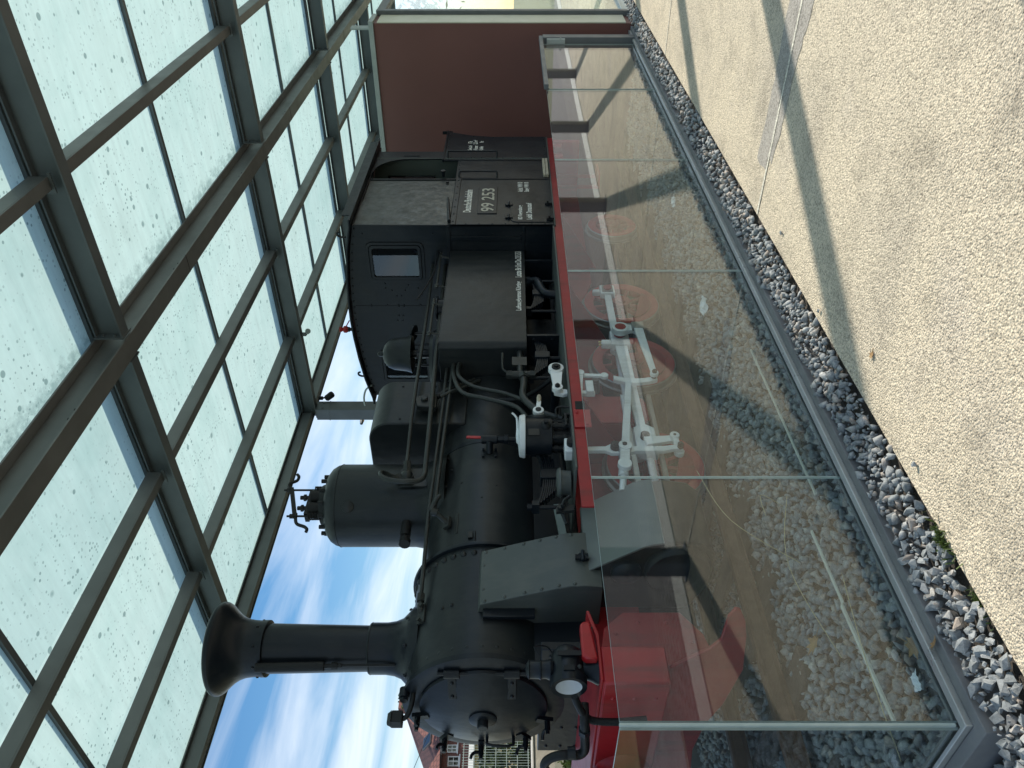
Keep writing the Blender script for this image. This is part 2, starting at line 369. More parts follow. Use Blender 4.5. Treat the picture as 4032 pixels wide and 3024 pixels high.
# frosted, weathered roof glass with algae spots
def frosted_mat():
    m, n, l, b, o = nodes_of('frosted_roof_glass')
    n.remove(b)
    p = pos_out(n)
    cl = noise_node(n, l, 1.3, 6, 0.65, p)
    base = ramp_node(n, l, cl.outputs['Fac'], [(0.25, (0.455, 0.635, 0.575)), (0.55, (0.555, 0.725, 0.66)), (0.8, (0.50, 0.65, 0.585))])
    def spots(scale, thr, dens, loc):
        mp = n.new('ShaderNodeMapping'); mp.inputs['Location'].default_value = loc
        l.new(p, mp.inputs['Vector'])
        v = n.new('ShaderNodeTexVoronoi'); v.inputs['Scale'].default_value = scale
        l.new(mp.outputs[0], v.inputs['Vector'])
        sp = n.new('ShaderNodeSeparateXYZ'); l.new(v.outputs['Color'], sp.inputs[0])
        # radius varies by cell; most cells hold none
        rad = n.new('ShaderNodeMapRange')
        rad.inputs['From Min'].default_value = dens; rad.inputs['From Max'].default_value = 1.0
        rad.inputs['To Min'].default_value = 0.0; rad.inputs['To Max'].default_value = thr
        l.new(sp.outputs[0], rad.inputs['Value'])
        d = n.new('ShaderNodeMath'); d.operation = 'SUBTRACT'
        l.new(rad.outputs[0], d.inputs[0]); l.new(v.outputs['Distance'], d.inputs[1])
        k = n.new('ShaderNodeMapRange'); k.inputs['From Min'].default_value = 0; k.inputs['From Max'].default_value = 0.06
        l.new(d.outputs[0], k.inputs['Value'])
        return k.outputs[0]
    s1 = spots(9, 0.27, 0.55, (0, 0, 0))
    s2 = spots(30, 0.42, 0.30, (4.3, 1.1, 0))
    s3 = spots(3.2, 0.14, 0.40, (1.3, 7.1, 0))
    patch = noise_node(n, l, 1.6, 4, 0.6, p)
    pr = ramp_node(n, l, patch.outputs['Fac'], [(0.42, 0.15), (0.62, 1.0)])
    mu = n.new('ShaderNodeMath'); mu.operation = 'MULTIPLY'; l.new(s2, mu.inputs[0]); l.new(pr.outputs[0], mu.inputs[1])
    mxa = n.new('ShaderNodeMath'); mxa.operation = 'MAXIMUM'; l.new(s1, mxa.inputs[0]); l.new(mu.outputs[0], mxa.inputs[1])
    mxb = n.new('ShaderNodeMath'); mxb.operation = 'MAXIMUM'; l.new(mxa.outputs[0], mxb.inputs[0]); l.new(s3, mxb.inputs[1])
    # algae gathering along the low edge by the middle beam (Y about 3.3)
    sep = n.new('ShaderNodeSeparateXYZ'); l.new(p, sep.inputs[0])
    ab = n.new('ShaderNodeMapRange'); ab.inputs['From Min'].default_value = 2.95; ab.inputs['From Max'].default_value = 3.32
    l.new(sep.outputs['Y'], ab.inputs['Value'])
    lim = n.new('ShaderNodeMath'); lim.operation = 'LESS_THAN'; lim.inputs[1].default_value = 3.4
    l.new(sep.outputs['Y'], lim.inputs[0])
    an = noise_node(n, l, 11, 6, 0.75, p)
    am = n.new('ShaderNodeMath'); am.operation = 'MULTIPLY'; l.new(ab.outputs[0], am.inputs[0]); l.new(lim.outputs[0], am.inputs[1])
    as_ = n.new('ShaderNodeMath'); as_.operation = 'MULTIPLY'; l.new(am.outputs[0], as_.inputs[0]); l.new(an.outputs['Fac'], as_.inputs[1])
    ar = ramp_node(n, l, as_.outputs[0], [(0.34, 0.0), (0.56, 0.8)])
    mxc = n.new('ShaderNodeMath'); mxc.operation = 'MAXIMUM'; l.new(mxb.outputs[0], mxc.inputs[0]); l.new(ar.outputs[0], mxc.inputs[1])
    col = n.new('ShaderNodeMixRGB'); col.inputs['Color2'].default_value = (0.17, 0.27, 0.25, 1)
    mf = n.new('ShaderNodeMath'); mf.operation = 'MULTIPLY'; mf.inputs[1].default_value = 0.78
    l.new(mxc.outputs[0], mf.inputs[0]); l.new(mf.outputs[0], col.inputs['Fac']); l.new(base.outputs[0], col.inputs['Color1'])
    # dried water runs and grime film along the fall of the panes
    mpp = n.new('ShaderNodeMapping'); mpp.inputs['Scale'].default_value = (7.0, 0.8, 1.0)
    l.new(p, mpp.inputs['Vector'])
    run = noise_node(n, l, 1.6, 7, 0.7, mpp.outputs[0])
    rr_ = ramp_node(n, l, run.outputs['Fac'], [(0.35, 1.06), (0.6, 0.97), (0.75, 0.84)])
    cm = n.new('ShaderNodeMixRGB'); cm.blend_type = 'MULTIPLY'; cm.inputs[0].default_value = 1
    l.new(col.outputs[0], cm.inputs[1]); l.new(rr_.outputs[0], cm.inputs[2])
    oi = n.new('ShaderNodeObjectInfo')
    rv = ramp_node(n, l, oi.outputs['Random'], [(0.0, (0.90, 0.92, 0.93)), (0.5, (1.0, 1.0, 0.99)), (1.0, (1.06, 1.04, 1.03))])
    cv = n.new('ShaderNodeMixRGB'); cv.blend_type = 'MULTIPLY'; cv.inputs[0].default_value = 1
    l.new(cm.outputs[0], cv.inputs[1]); l.new(rv.outputs[0], cv.inputs[2])
    col = cv
    t = n.new('ShaderNodeBsdfTranslucent'); l.new(col.outputs[0], t.inputs['Color'])
    d = n.new('ShaderNodeBsdfDiffuse'); l.new(col.outputs[0], d.inputs['Color'])
    mx = n.new('ShaderNodeMixShader'); mx.inputs[0].default_value = 0.30
    l.new(t.outputs[0], mx.inputs[1]); l.new(d.outputs[0], mx.inputs[2])
    l.new(mx.outputs[0], o.inputs['Surface'])
    return m
MT['frost'] = frosted_mat()

# ------------------------------------------------------------------ mesh builder
ORIGIN = {}

def rot_frame(d):
    d = d.normalized()
    up = Vector((0, 0, 1)) if abs(d.z) < 0.9 else Vector((1, 0, 0))
    a = d.cross(up).normalized()
    return a, d.cross(a).normalized()

class MB:
    def __init__(s):
        s.v, s.f, s.m = [], [], []
    def add(s, vs, fs, mi=0):
        k = len(s.v)
        s.v += [tuple(v) for v in vs]
        s.f += [tuple(i + k for i in f) for f in fs]
        s.m += [mi] * len(fs)
        return s
    def box(s, x0, x1, y0, y1, z0, z1, mi=0):
        vs = [(x, y, z) for x in (x0, x1) for y in (y0, y1) for z in (z0, z1)]
        fs = [(0, 1, 3, 2), (4, 6, 7, 5), (0, 4, 5, 1), (2, 3, 7, 6), (0, 2, 6, 4), (1, 5, 7, 3)]
        return s.add(vs, fs, mi)
    def obox(s, c, ex, ey, ez, hx, hy, hz, mi=0):
        c, ex, ey, ez = Vector(c), Vector(ex).normalized(), Vector(ey).normalized(), Vector(ez).normalized()
        vs = [c + ex * hx * a + ey * hy * b + ez * hz * d for a in (-1, 1) for b in (-1, 1) for d in (-1, 1)]
        fs = [(0, 1, 3, 2), (4, 6, 7, 5), (0, 4, 5, 1), (2, 3, 7, 6), (0, 2, 6, 4), (1, 5, 7, 3)]
        return s.add(vs, fs, mi)
    def bar(s, p0, p1, w, h, up=(0, 1, 0), mi=0):
        p0, p1 = Vector(p0), Vector(p1)
        d = (p1 - p0)
        u = Vector(up); u = (u - d.normalized() * u.dot(d.normalized())).normalized()
        return s.obox((p0 + p1) / 2, d, u, d.cross(u), d.length / 2, w / 2, h / 2, mi)
    def cyl(s, p0, p1, r0, r1=None, n=20, mi=0, caps=True):
        p0, p1 = Vector(p0), Vector(p1)
        r1 = r0 if r1 is None else r1
        a, b = rot_frame(p1 - p0)
        vs = []
        for p, r in ((p0, r0), (p1, r1)):
            for i in range(n):
                t = 2 * math.pi * i / n
                vs.append(p + a * r * math.cos(t) + b * r * math.sin(t))
        fs = [(i, (i + 1) % n, n + (i + 1) % n, n + i) for i in range(n)]
        if caps:
            fs += [tuple(range(n - 1, -1, -1)), tuple(range(n, 2 * n))]
        return s.add(vs, fs, mi)
    def lathe(s, prof, o, axis=(0, 0, 1), n=32, mi=0, cap=True):
        o, d = Vector(o), Vector(axis).normalized()
        a, b = rot_frame(d)
        vs, fs = [], []
        for r, h in prof:
            for i in range(n):
                t = 2 * math.pi * i / n
                vs.append(o + d * h + a * r * math.cos(t) + b * r * math.sin(t))
        for j in range(len(prof) - 1):
            for i in range(n):
                fs.append((j * n + i, j * n + (i + 1) % n, (j + 1) * n + (i + 1) % n, (j + 1) * n + i))
        if cap:
            if prof[0][0] > 1e-4: fs.append(tuple(range(n - 1, -1, -1)))
            if prof[-1][0] > 1e-4: fs.append(tuple(range((len(prof) - 1) * n, len(prof) * n)))
        return s.add(vs, fs, mi)
    def tube(s, pts, r, n=10, sub=0, mi=0):
        P = [Vector(p) for p in pts]
        if sub:
            Q = []
            for i in range(len(P) - 1):
                p0 = P[max(i - 1, 0)]; p1 = P[i]; p2 = P[i + 1]; p3 = P[min(i + 2, len(P) - 1)]
                for k in range(sub):
                    t = k / sub
                    Q.append(0.5 * ((2 * p1) + (p2 - p0) * t + (2 * p0 - 5 * p1 + 4 * p2 - p3) * t * t + (3 * p1 - p0 - 3 * p2 + p3) * t ** 3))
            Q.append(P[-1]); P = Q
        a, b = rot_frame(P[1] - P[0])
        vs, fs = [], []
        for i, p in enumerate(P):
            d = (P[min(i + 1, len(P) - 1)] - P[max(i - 1, 0)]).normalized()
            a = (a - d * a.dot(d)).normalized(); b = d.cross(a)
            rr = r[i * (len(r) - 1) // (len(P) - 1)] if isinstance(r, (list, tuple)) else r
            for k in range(n):
                t = 2 * math.pi * k / n
                vs.append(p + a * rr * math.cos(t) + b * rr * math.sin(t))
        for i in range(len(P) - 1):
            for k in range(n):
                fs.append((i * n + k, i * n + (k + 1) % n, (i + 1) * n + (k + 1) % n, (i + 1) * n + k))
        fs += [tuple(range(n - 1, -1, -1)), tuple(range((len(P) - 1) * n, len(P) * n))]
        return s.add(vs, fs, mi)
    def prism(s, poly, axis, a0, a1, mi=0):
        """poly in the plane across `axis` (x: (y,z), y: (x,z), z: (x,y))."""
        def pt(p, a):
            return {'x': (a, p[0], p[1]), 'y': (p[0], a, p[1]), 'z': (p[0], p[1], a)}[axis]
        n = len(poly)
        vs = [pt(p, a0) for p in poly] + [pt(p, a1) for p in poly]
        fs = [(i, (i + 1) % n, n + (i + 1) % n, n + i) for i in range(n)]
        fs += [tuple(range(n - 1, -1, -1)), tuple(range(n, 2 * n))]
        return s.add(vs, fs, mi)
    def dome(s, c, r, axis, flat=0.6, n=8, mi=0):
        return s.lathe([(r, 0), (r * 0.85, r * flat * 0.55), (r * 0.45, r * flat * 0.92), (0.0, r * flat)], c, axis, n, mi, cap=False)
    def build(s, name, mat, parent=None, bevel=0.0, smooth=True, ang=38):
        off = ORIGIN.get(parent, Vector((0, 0, 0))) if parent else Vector((0, 0, 0))
        me = bpy.data.meshes.new(name)
        me.from_pydata([(v[0] - off.x, v[1] - off.y, v[2] - off.z) for v in s.v], [], s.f)
        mats = mat if isinstance(mat, (list, tuple)) else [mat]
        for k in mats: me.materials.append(MT[k])
        if len(mats) > 1: me.polygons.foreach_set('material_index', s.m)
        bm = bmesh.new(); bm.from_mesh(me)
        bmesh.ops.recalc_face_normals(bm, faces=bm.faces)
        if smooth:
            for f in bm.faces: f.smooth = True
            lim = math.radians(ang)
            for e in bm.edges:
                if len(e.link_faces) != 2 or e.calc_face_angle(0) > lim: e.smooth = False
        bm.to_mesh(me); bm.free()
        o = bpy.data.objects.new(name, me)
        COL.objects.link(o)
        if parent is not None:
            o.parent = parent
        ORIGIN[o] = off.copy()
        if name.endswith('rivets') or name in ('bolts', 'boiler_studs', 'dome_nuts'): o['kind'] = 'stuff'
        if bevel:
            md = o.modifiers.new('bevel', 'BEVEL')
            md.width = bevel; md.segments = 2; md.limit_method = 'ANGLE'; md.angle_limit = R(40)
        return o

def tag(o, label=None, cat=None, group=None, kind=None):
    if label: o['label'] = label
    if cat: o['category'] = cat
    if group: o['group'] = group
    if kind: o['kind'] = kind
    return o

def thing(name, loc, label, cat, group=None):
    o = bpy.data.objects.new(name, None)
    o.empty_display_size = 0.2
    o.location = loc
    COL.objects.link(o)
    ORIGIN[o] = Vector(loc)
    return tag(o, label, cat, group)

def copy_tree(o, parent=None):
    c = o.copy(); COL.objects.link(c)
    c.parent = parent
    ORIGIN[c] = ORIGIN.get(o, Vector((0, 0, 0)))
    for ch in list(o.children):
        copy_tree(ch, c)
    return c

def text_mesh(name, body, x0, x1, z0, z1, y, mat, parent, depth=0.002, bold=0.0):
    """Flat lettering on a plane facing -Y, fitted to a box."""
    cu = bpy.data.curves.new(name, 'FONT')
    cu.body = body; cu.size = 1; cu.offset = bold; cu.extrude = 0.0; cu.resolution_u = 3
    t = bpy.data.objects.new(name, cu)
    COL.objects.link(t)
    bpy.context.view_layer.update()
    dg = bpy.context.evaluated_depsgraph_get()
    me = bpy.data.meshes.new_from_object(t.evaluated_get(dg))
    bpy.data.objects.remove(t)
    bpy.data.curves.remove(cu)
    co = np.empty(len(me.vertices) * 3); me.vertices.foreach_get('co', co); co = co.reshape(-1, 3)
    mn, mx = co.min(0), co.max(0)
    off = ORIGIN[parent]
    out = np.empty_like(co)
    out[:, 0] = x0 + (co[:, 0] - mn[0]) / (mx[0] - mn[0]) * (x1 - x0) - off.x
    out[:, 2] = z0 + (co[:, 1] - mn[1]) / (mx[1] - mn[1]) * (z1 - z0) - off.z
    out[:, 1] = y - depth - off.y
    me.vertices.foreach_set('co', out.ravel())
    me.materials.clear(); me.materials.append(MT[mat])
    me.name = name
    o = bpy.data.objects.new(name, me)
    COL.objects.link(o); o.parent = parent
    ORIGIN[o] = off.copy()
    return o

# ================================================================== THE SETTING
# ground sheet out to the horizon, then the layers on it
g = MB(); g.add([(-600, -600, -0.12), (900, -600, -0.12), (900, 900, -0.12), (-600, 900, -0.12)], [(0, 1, 2, 3)])
gm, gn, gl_, gb, go_ = nodes_of('lawn_ground')
_p = pos_out(gn)
_t = noise_node(gn, gl_, 1.2, 8, 0.7, _p)
_r = ramp_node(gn, gl_, _t.outputs['Fac'], [(0.3, (0.06, 0.08, 0.025)), (0.55, (0.10, 0.11, 0.04)), (0.75, (0.16, 0.14, 0.075))])
gl_.new(_r.outputs[0], gb.inputs['Base Color']); gb.inputs['Roughness'].default_value = 0.95
MT['lawn'] = gm
tag(g.build('ground', 'lawn', smooth=False), kind='structure')

PX0, PX1 = -8.0, 34.0
pv = MB(); pv.box(PX0, PX1, -0.86, 2.33, -0.30, 0.0)
pavement = tag(pv.build('pavement', 'pave', smooth=False), kind='structure')
MB().box(PX0, PX1, -1.30, -0.86, -0.30, 0.012).build('kerbstone_strip', 'whitekerb', None, 0.01)
tag(bpy.data.objects['kerbstone_strip'], kind='structure')
tag(MB().box(PX0, PX1, -2.62, -1.302, -0.30, -0.01).build('sett_path', 'sett', smooth=False), kind='structure')
tag(MB().box(PX0, PX1, -9.5, -2.622, -0.30, -0.035).build('road', 'asphalt', smooth=False), kind='structure')
tag(MB().box(PX0, PX1, -9.7, -9.502, -0.30, 0.08).build('kerb', 'whitekerb', None, 0.01), kind='structure')

# joints across the paving, in line with the columns, and the grey mortar either side of one
for jx in (-3.28, 0.80, 4.93, 8.98, 13.06):
    jm = MB()
    pts = []
    ys = np.linspace(-0.86, 2.325, 26)
    for i, yy in enumerate(ys):
        w = 0.028 + 0.002 * math.sin(i * 1.7 + jx)
        sh = 0.004 * math.sin(yy * 1.3 + jx)
        pts.append((jx + sh - w / 2, jx + sh + w / 2, yy))
    vs = [(a, y, 0.0045) for a, b, y in pts] + [(b, y, 0.0045) for a, b, y in pts]
    k = len(pts)
    jm.add(vs, [(i, k + i, k + i + 1, i + 1) for i in range(k - 1)])
    jm.build('paving_joint', 'joint', pavement, smooth=False)
def ragged(poly, step=0.06, amp=0.012, seed=1):
    rr = random.Random(seed); out = []
    for i in range(len(poly)):
        a, b = Vector(poly[i]), Vector(poly[(i + 1) % len(poly)])
        n = max(1, int((b - a).length / step))
        for k in range(n):
            p = a.lerp(b, k / n)
            out.append((p.x + rr.uniform(-amp, amp), p.y + rr.uniform(-amp, amp)))
    return out
for poly, sd in (([(5.05, 0.30), (5.16, 1.05), (5.14, 1.55), (5.17, 2.02), (4.955, 2.02), (4.95, 0.3)], 3),
                 ([(4.92, 0.30), (4.925, 1.92), (4.86, 1.95), (4.83, 1.72), (4.80, 1.25), (4.74, 0.95), (4.76, 0.30)], 5)):
    q = ragged(poly, seed=sd)
    m = MB(); m.add([(x, y, 0.0022) for x, y in q], [tuple(range(len(q)))])
    m.build('mortar_patch', 'patch', pavement, smooth=False)

# bed under the gravel and inside the barrier
bed = tag(MB().box(-2.0, 13.0, 2.332, 7.6, -0.30, -0.045).build('gravel_bed', 'soil', smooth=False), kind='structure')
tag(MB().box(-2.0, 34, 7.602, 10.5, -0.30, -0.02).build('path', 'pave', smooth=False), kind='structure')

# ---- gravel
def rock(seed):
    rr = random.Random(seed)
    bm = bmesh.new()
    for _ in range(13):
        while True:
            v = Vector((rr.uniform(-1, 1), rr.uniform(-1, 1), rr.uniform(-1, 1)))
            if 0.55 < v.length < 1.15: break
        bm.verts.new((v.x * 1.0, v.y * rr.uniform(0.62, 0.95), v.z * rr.uniform(0.55, 0.85)))
    r = bmesh.ops.convex_hull(bm, input=bm.verts)
    bmesh.ops.delete(bm, geom=list({e for e in r['geom_interior'] + r['geom_unused'] if isinstance(e, bmesh.types.BMVert)}), context='VERTS')
    bmesh.ops.triangulate(bm, faces=bm.faces)
    bm.verts.index_update()
    V = np.array([v.co[:] for v in bm.verts]); F = np.array([[v.index for v in f.verts] for f in bm.faces])
    bm.free()
    return V, F
ROCKS = [rock(100 + i) for i in range(16)]
def rand_rot():
    q = rng.normal(size=4); q /= np.linalg.norm(q)
    w, x, y, z = q
    return np.array([[1 - 2 * (y * y + z * z), 2 * (x * y - z * w), 2 * (x * z + y * w)],
                     [2 * (x * y + z * w), 1 - 2 * (x * x + z * z), 2 * (y * z - x * w)],
                     [2 * (x * z - y * w), 2 * (y * z + x * w), 1 - 2 * (x * x + y * y)]])
def rock_field(x0, x1, y0, y1, step, size, zf, keep=lambda x, y: True):
    out = []
    for x in np.arange(x0, x1, step):
        for y in np.arange(y0, y1, step):
            px = x + rng.uniform(-.5, .5) * step; py = y + rng.uniform(-.5, .5) * step
            if not (y0 < py < y1) or not keep(px, py): continue
            s = size * rng.uniform(0.62, 1.3)
            out.append((px, py, zf(px, py) + rng.uniform(-0.012, 0.014), s, rng.integers(0, len(ROCKS)), rand_rot()))
    return out
flat = lambda x, y: -0.022
rise = lambda x, y: 0.002 + 0.055 * min(max((y - 2.36) / 0.16, 0), 1)
strip = rock_field(0.2, 5.5, 2.35, 2.555, 0.040, 0.030, rise) + rock_field(5.5, 12.6, 2.35, 2.555, 0.042, 0.030, rise) + rock_field(0.2, 5.5, 2.37, 2.53, 0.030, 0.014, rise)
front = rock_field(0.2, 1.33, 2.54, 6.5, 0.046, 0.032, flat)
inz = lambda x, y: -0.028 + 0.035 * min(max((y - 2.9) / 1.0, 0), 1)
def not_rail(x, y): return not (4.2 < y < 4.37)
inside = rock_field(1.46, 5.0, 2.72, 4.7, 0.047, 0.034, inz, not_rail) + rock_field(5.0, 11.2, 2.72, 4.15, 0.052, 0.033, inz) \
    + rock_field(1.46, 5.0, 4.7, 6.9, 0.058, 0.036, inz)
inside += rock_field(1.46, 5.0, 2.72, 4.2, 0.10, 0.034, lambda x, y: inz(x, y) + 0.022, not_rail)
allr = strip + front + inside
def near_key(r):
    d = r[0] * fw.x + r[1] * fw.y
    if d < 0.3: return 99
    u = (r[0] * rt.x + r[1] * rt.y) / d; v = (1.7 - r[2]) / d
    if abs(u) > 0.52 or v > 0.68: return 90 + d
    return d + (0.0 if r[1] < 2.54 else 1.2)
allr.sort(key=near_key)
single, rest = allr[:290], allr[290:]
rmesh = []
for i, (V, F) in enumerate(ROCKS):
    me = bpy.data.meshes.new('stone'); me.from_pydata(V.tolist(), [], F.tolist()); me.materials.append(MT['stone'])
    rmesh.append(me)
for (x, y, z, s, k, Rm) in single:
    o = bpy.data.objects.new('stone', rmesh[k]); COL.objects.link(o)
    mw = Matrix(Rm.tolist()).to_4x4(); mw.translation = (x, y, z)
    o.matrix_world = mw @ Matrix.Scale(s, 4)
    o.parent = bed
def join_rocks(name, lst, parent):
    vs, fs, k = [], [], 0
    for (x, y, z, s, r, Rm) in lst:
        V, F = ROCKS[r]
        vs.append(V @ Rm.T * s + np.array([x, y, z])); fs.append(F + k); k += len(V)
    V = np.concatenate(vs); F = np.concatenate(fs)
    me = bpy.data.meshes.new(name)
    me.vertices.add(len(V)); me.vertices.foreach_set('co', V.ravel())
    me.loops.add(F.size); me.loops.foreach_set('vertex_index', F.ravel().astype(np.int32))
    me.polygons.add(len(F)); me.polygons.foreach_set('loop_start', np.arange(0, F.size, 3, dtype=np.int32))
    me.update(calc_edges=True); me.materials.append(MT['stone'])
    o = bpy.data.objects.new(name, me); COL.objects.link(o); o.parent = parent
    return tag(o, kind='stuff')
join_rocks('gravel', rest, bed)

# ================================================================== CANOPY
CX = [0.80 + 4.08 * i for i in range(6)]          # rafter lines: .80 4.88 8.96 13.04 17.12 21.20
CY0, CY1 = -0.64, 7.43
PY = [CY0 + (CY1 - CY0) / 6 * i for i in range(7)]
canopy = thing('glazed_canopy', (8.0, 3.4, 0), 'dark grey steel canopy roofed with spotted frosted glass over the locomotive', 'canopy')

def ibeam(mb, axis, c0, a0, a1, ztop, depth, width, tf=0.014, tw=0.010, mi=0):
    """I section along axis ('x' or 'y') centred at c0 across it."""
    def bx(o0, o1, z0, z1):
        if axis == 'x': mb.box(a0, a1, c0 + o0, c0 + o1, z0, z1, mi)
        else: mb.box(c0 + o0, c0 + o1, a0, a1, z0, z1, mi)
    bx(-width / 2, width / 2, ztop - tf, ztop)
    bx(-width / 2, width / 2, ztop - depth, ztop - depth + tf)
    bx(-tw / 2, tw / 2, ztop - depth + tf, ztop - tf)
    return mb

ZT = 4.86     # top of rafters
for x in CX:
    for y in (CY0, CY1):
        c = MB()
        c.box(x - 0.1, x + 0.1, y - 0.1, y - 0.085, -0.05, 4.64)
        c.box(x - 0.1, x + 0.1, y + 0.085, y + 0.1, -0.05, 4.64)
        c.box(x - 0.1, x - 0.088, y - 0.085, y + 0.085, -0.05, 4.64)
        c.box(x + 0.088, x + 0.1, y - 0.085, y + 0.085, -0.05, 4.64)
        col = c.build('column', 'steel', canopy, 0.003)
        MB().box(x - 0.14, x + 0.14, y - 0.14, y + 0.14, 0.0, 0.014).build('base_plate', 'steel', col)
        h = MB().box(x - 0.104, x + 0.104, y - 0.104, y + 0.104, 4.44, 4.452)
        for sx in (-1, 1):
            h.cyl((x + sx * 0.06, y - 0.1, 4.54), (x + sx * 0.06, y - 0.115, 4.54), 0.016, None, 6)
        h.build('head_plate', 'steel', col)
    # rafters: butted either side of the middle beam
    for ya, yb in ((CY0 - 0.1, PY[3] - 0.105), (PY[3] + 0.105, CY1 + 0.1)):
        m = ibeam(MB(), 'y', x, ya, yb, ZT, 0.21, 0.11)
        rf = m.build('rafter', 'steel', canopy, 0.002)
        e = MB()
        ye = yb if ya < 0 else ya
        sgn = -1 if ya < 0 else 1
        e.box(x - 0.075, x + 0.075, min(ye, ye + sgn * 0.012), max(ye, ye + sgn * 0.012), ZT - 0.222, ZT + 0.002)
        for sx in (-0.045, 0.045):
            for sz in (0.06, 0.15):
                e.cyl((x + sx, ye + sgn * 0.012, ZT - sz), (x + sx, ye + sgn * 0.026, ZT - sz), 0.011, None, 6)
        e.build('end_plate', 'steel', rf)
# middle beam, the purlins and edge beams
XA, XB = CX[0] - 0.3, CX[-1] + 0.3
mb_ = ibeam(MB(), 'x', PY[3], XA, XB, 4.885, 0.25, 0.17, 0.016, 0.012).build('main_beam', 'steelw', canopy, 0.002)
for i in range(len(CX) - 1):          # splice plates and bolt pairs under the main beam
    for f in (0.28, 0.78):
        xm = CX[i] + f * 4.08
        b = MB()
        for dx in (-0.05, 0.05):
            b.cyl((xm + dx, PY[3] - 0.055, 4.645), (xm + dx, PY[3] - 0.055, 4.675), 0.013, None, 8)
        b.build('bolt_pair', 'blackm', mb_)
    MB().box(CX[i] + 1.3, CX[i] + 1.304, PY[3] - 0.0855, PY[3] + 0.0855, 4.633, 4.648).build('seam', 'blackm', mb_)
for j, y in enumerate(PY):
    if j in (3,): continue
    for i in range(len(CX) - 1):
        xa, xb = CX[i] + 0.056, CX[i + 1] - 0.056
        p = MB()
        if j in (0, 6):
            p.box(xa, xb, y - 0.05, y + 0.05, 4.70, 4.712).box(xa, xb, y - 0.05, y + 0.05, 4.858, 4.87)
            p.box(xa, xb, y - 0.006, y + 0.006, 4.712, 4.858)
        else:    # lipped channel, open side up-slope
            p.box(xa, xb, y - 0.045, y + 0.045, 4.745, 4.757)
            p.box(xa, xb, y - 0.045, y - 0.035, 4.757, 4.873)
            p.box(xa, xb, y + 0.02, y + 0.03, 4.757, 4.873)
        pu = p.build('purlin', 'steelw', canopy, 0.002)
        for xx in (xa, xb):
            sg = 1 if xx == xa else -1
            MB().box(min(xx, xx + sg * 0.012), max(xx, xx + sg * 0.012), y - 0.07, y + 0.07, 4.72, 4.742 if j not in (0, 6) else 4.698).box(
                min(xx, xx + sg * 0.008), max(xx, xx + sg * 0.008), y + 0.047, y + 0.075, 4.742, 4.85).build('cleat', 'steel', pu)
# glazing bars over rafters and half way between
GX = []
for i in range(len(CX)):
    GX.append((CX[i], 0.07))
    if i < len(CX) - 1: GX.append((CX[i] + 2.04, 0.045))
for x, w in GX:
    MB().box(x - w / 2, x + w / 2, CY0 - 0.2, CY1 + 0.08, 4.890, 5.045 if w > 0.06 else 4.943).build('glazing_bar', 'steel', canopy)
# panes (each a single frosted sheet)
for i in range(len(GX) - 1):
    xa, xb = GX[i][0] + GX[i][1] / 2 - 0.001, GX[i + 1][0] - GX[i + 1][1] / 2 + 0.001
    for j in range(6):
        ya, yb = PY[j], PY[j + 1]
        if j == 0: ya = CY0 - 0.02
        if j == 5: yb = CY1 + 0.06
        p = MB()
        p.add([(xa, ya, 4.92), (xb, ya, 4.92), (xb, yb, 4.92), (xa, yb, 4.92)], [(0, 1, 2, 3)], 0)
        p.build('roof_pane', 'frost', canopy, smooth=False)
# fascia of the far eave
MB().box(XA, XB, CY1 + 0.06, CY1 + 0.075, 4.69, 4.95).build('fascia', 'steel', canopy)
MB().box(XA, XB, CY0 - 0.075, CY0 - 0.06, 4.80, 4.95).build('fascia', 'steel', canopy)

# spotlight by the far column and a clip lamp under a rafter
sp = thing('spotlight', (9.10, 7.34, 4.62), 'small dark spotlight under the far eave beside the grey column', 'spotlight')
MB().cyl((9.10, 7.30, 4.63), (9.10, 7.30, 4.57), 0.03, None, 12).cyl((9.10, 7.30, 4.57), (9.11, 7.29, 4.52), 0.014, None, 8).build('mount', 'blackm', sp)
MB().lathe([(0.035, -0.07), (0.05, -0.05), (0.052, 0.05), (0.04, 0.07), (0.0, 0.07)], (9.12, 7.28, 4.47), (0.2, -0.4, -0.6), 18).build('lamp_head', 'blackm', sp)
cl = thing('clip_lamp', (8.96, 6.05, 4.6), 'small grey lamp clipped under the rafter near the far eave', 'lamp')
MB().box(8.94, 8.98, 6.02, 6.06, 4.585, 4.648).cyl((8.96, 6.04, 4.59), (8.93, 5.99, 4.56), 0.02, None, 10).build('bracket', 'steel', cl)
MB().lathe([(0.02, -0.05), (0.03, -0.04), (0.038, 0.04), (0.0, 0.04)], (8.92, 5.97, 4.545), (-0.6, -0.6, -0.3), 16).build('lamp_head', 'coping', cl)

# ================================================================== GLASS BARRIER
gb_ = thing('glass_barrier', (1.435, 2.636, 0), 'waist high frameless glass barrier on a dark kerb around the locomotive', 'glass barrier')
GY = 2.636; GP = 2.664; GF = 6.96; GXs = 1.435; GXe = 8.83
def gpane_y(x0, x1, y, z0, z1):
    """pane in a plane of constant y; big faces glass, rim ground edge"""
    t = 0.006
    m = MB()
    m.add([(x0, y - t, z0), (x1, y - t, z0), (x1, y - t, z1), (x0, y - t, z1)], [(0, 1, 2, 3)], 0)
    m.add([(x0, y + t, z0), (x1, y + t, z0), (x1, y + t, z1), (x0, y + t, z1)], [(3, 2, 1, 0)], 0)
    for a in ((x0, z0, x0, z1), (x1, z0, x1, z1), (x0, z1, x1, z1)):
        m.add([(a[0], y - t, a[1]), (a[0], y + t, a[1]), (a[2], y + t, a[3]), (a[2], y - t, a[3])], [(0, 1, 2, 3)], 1)
    return m
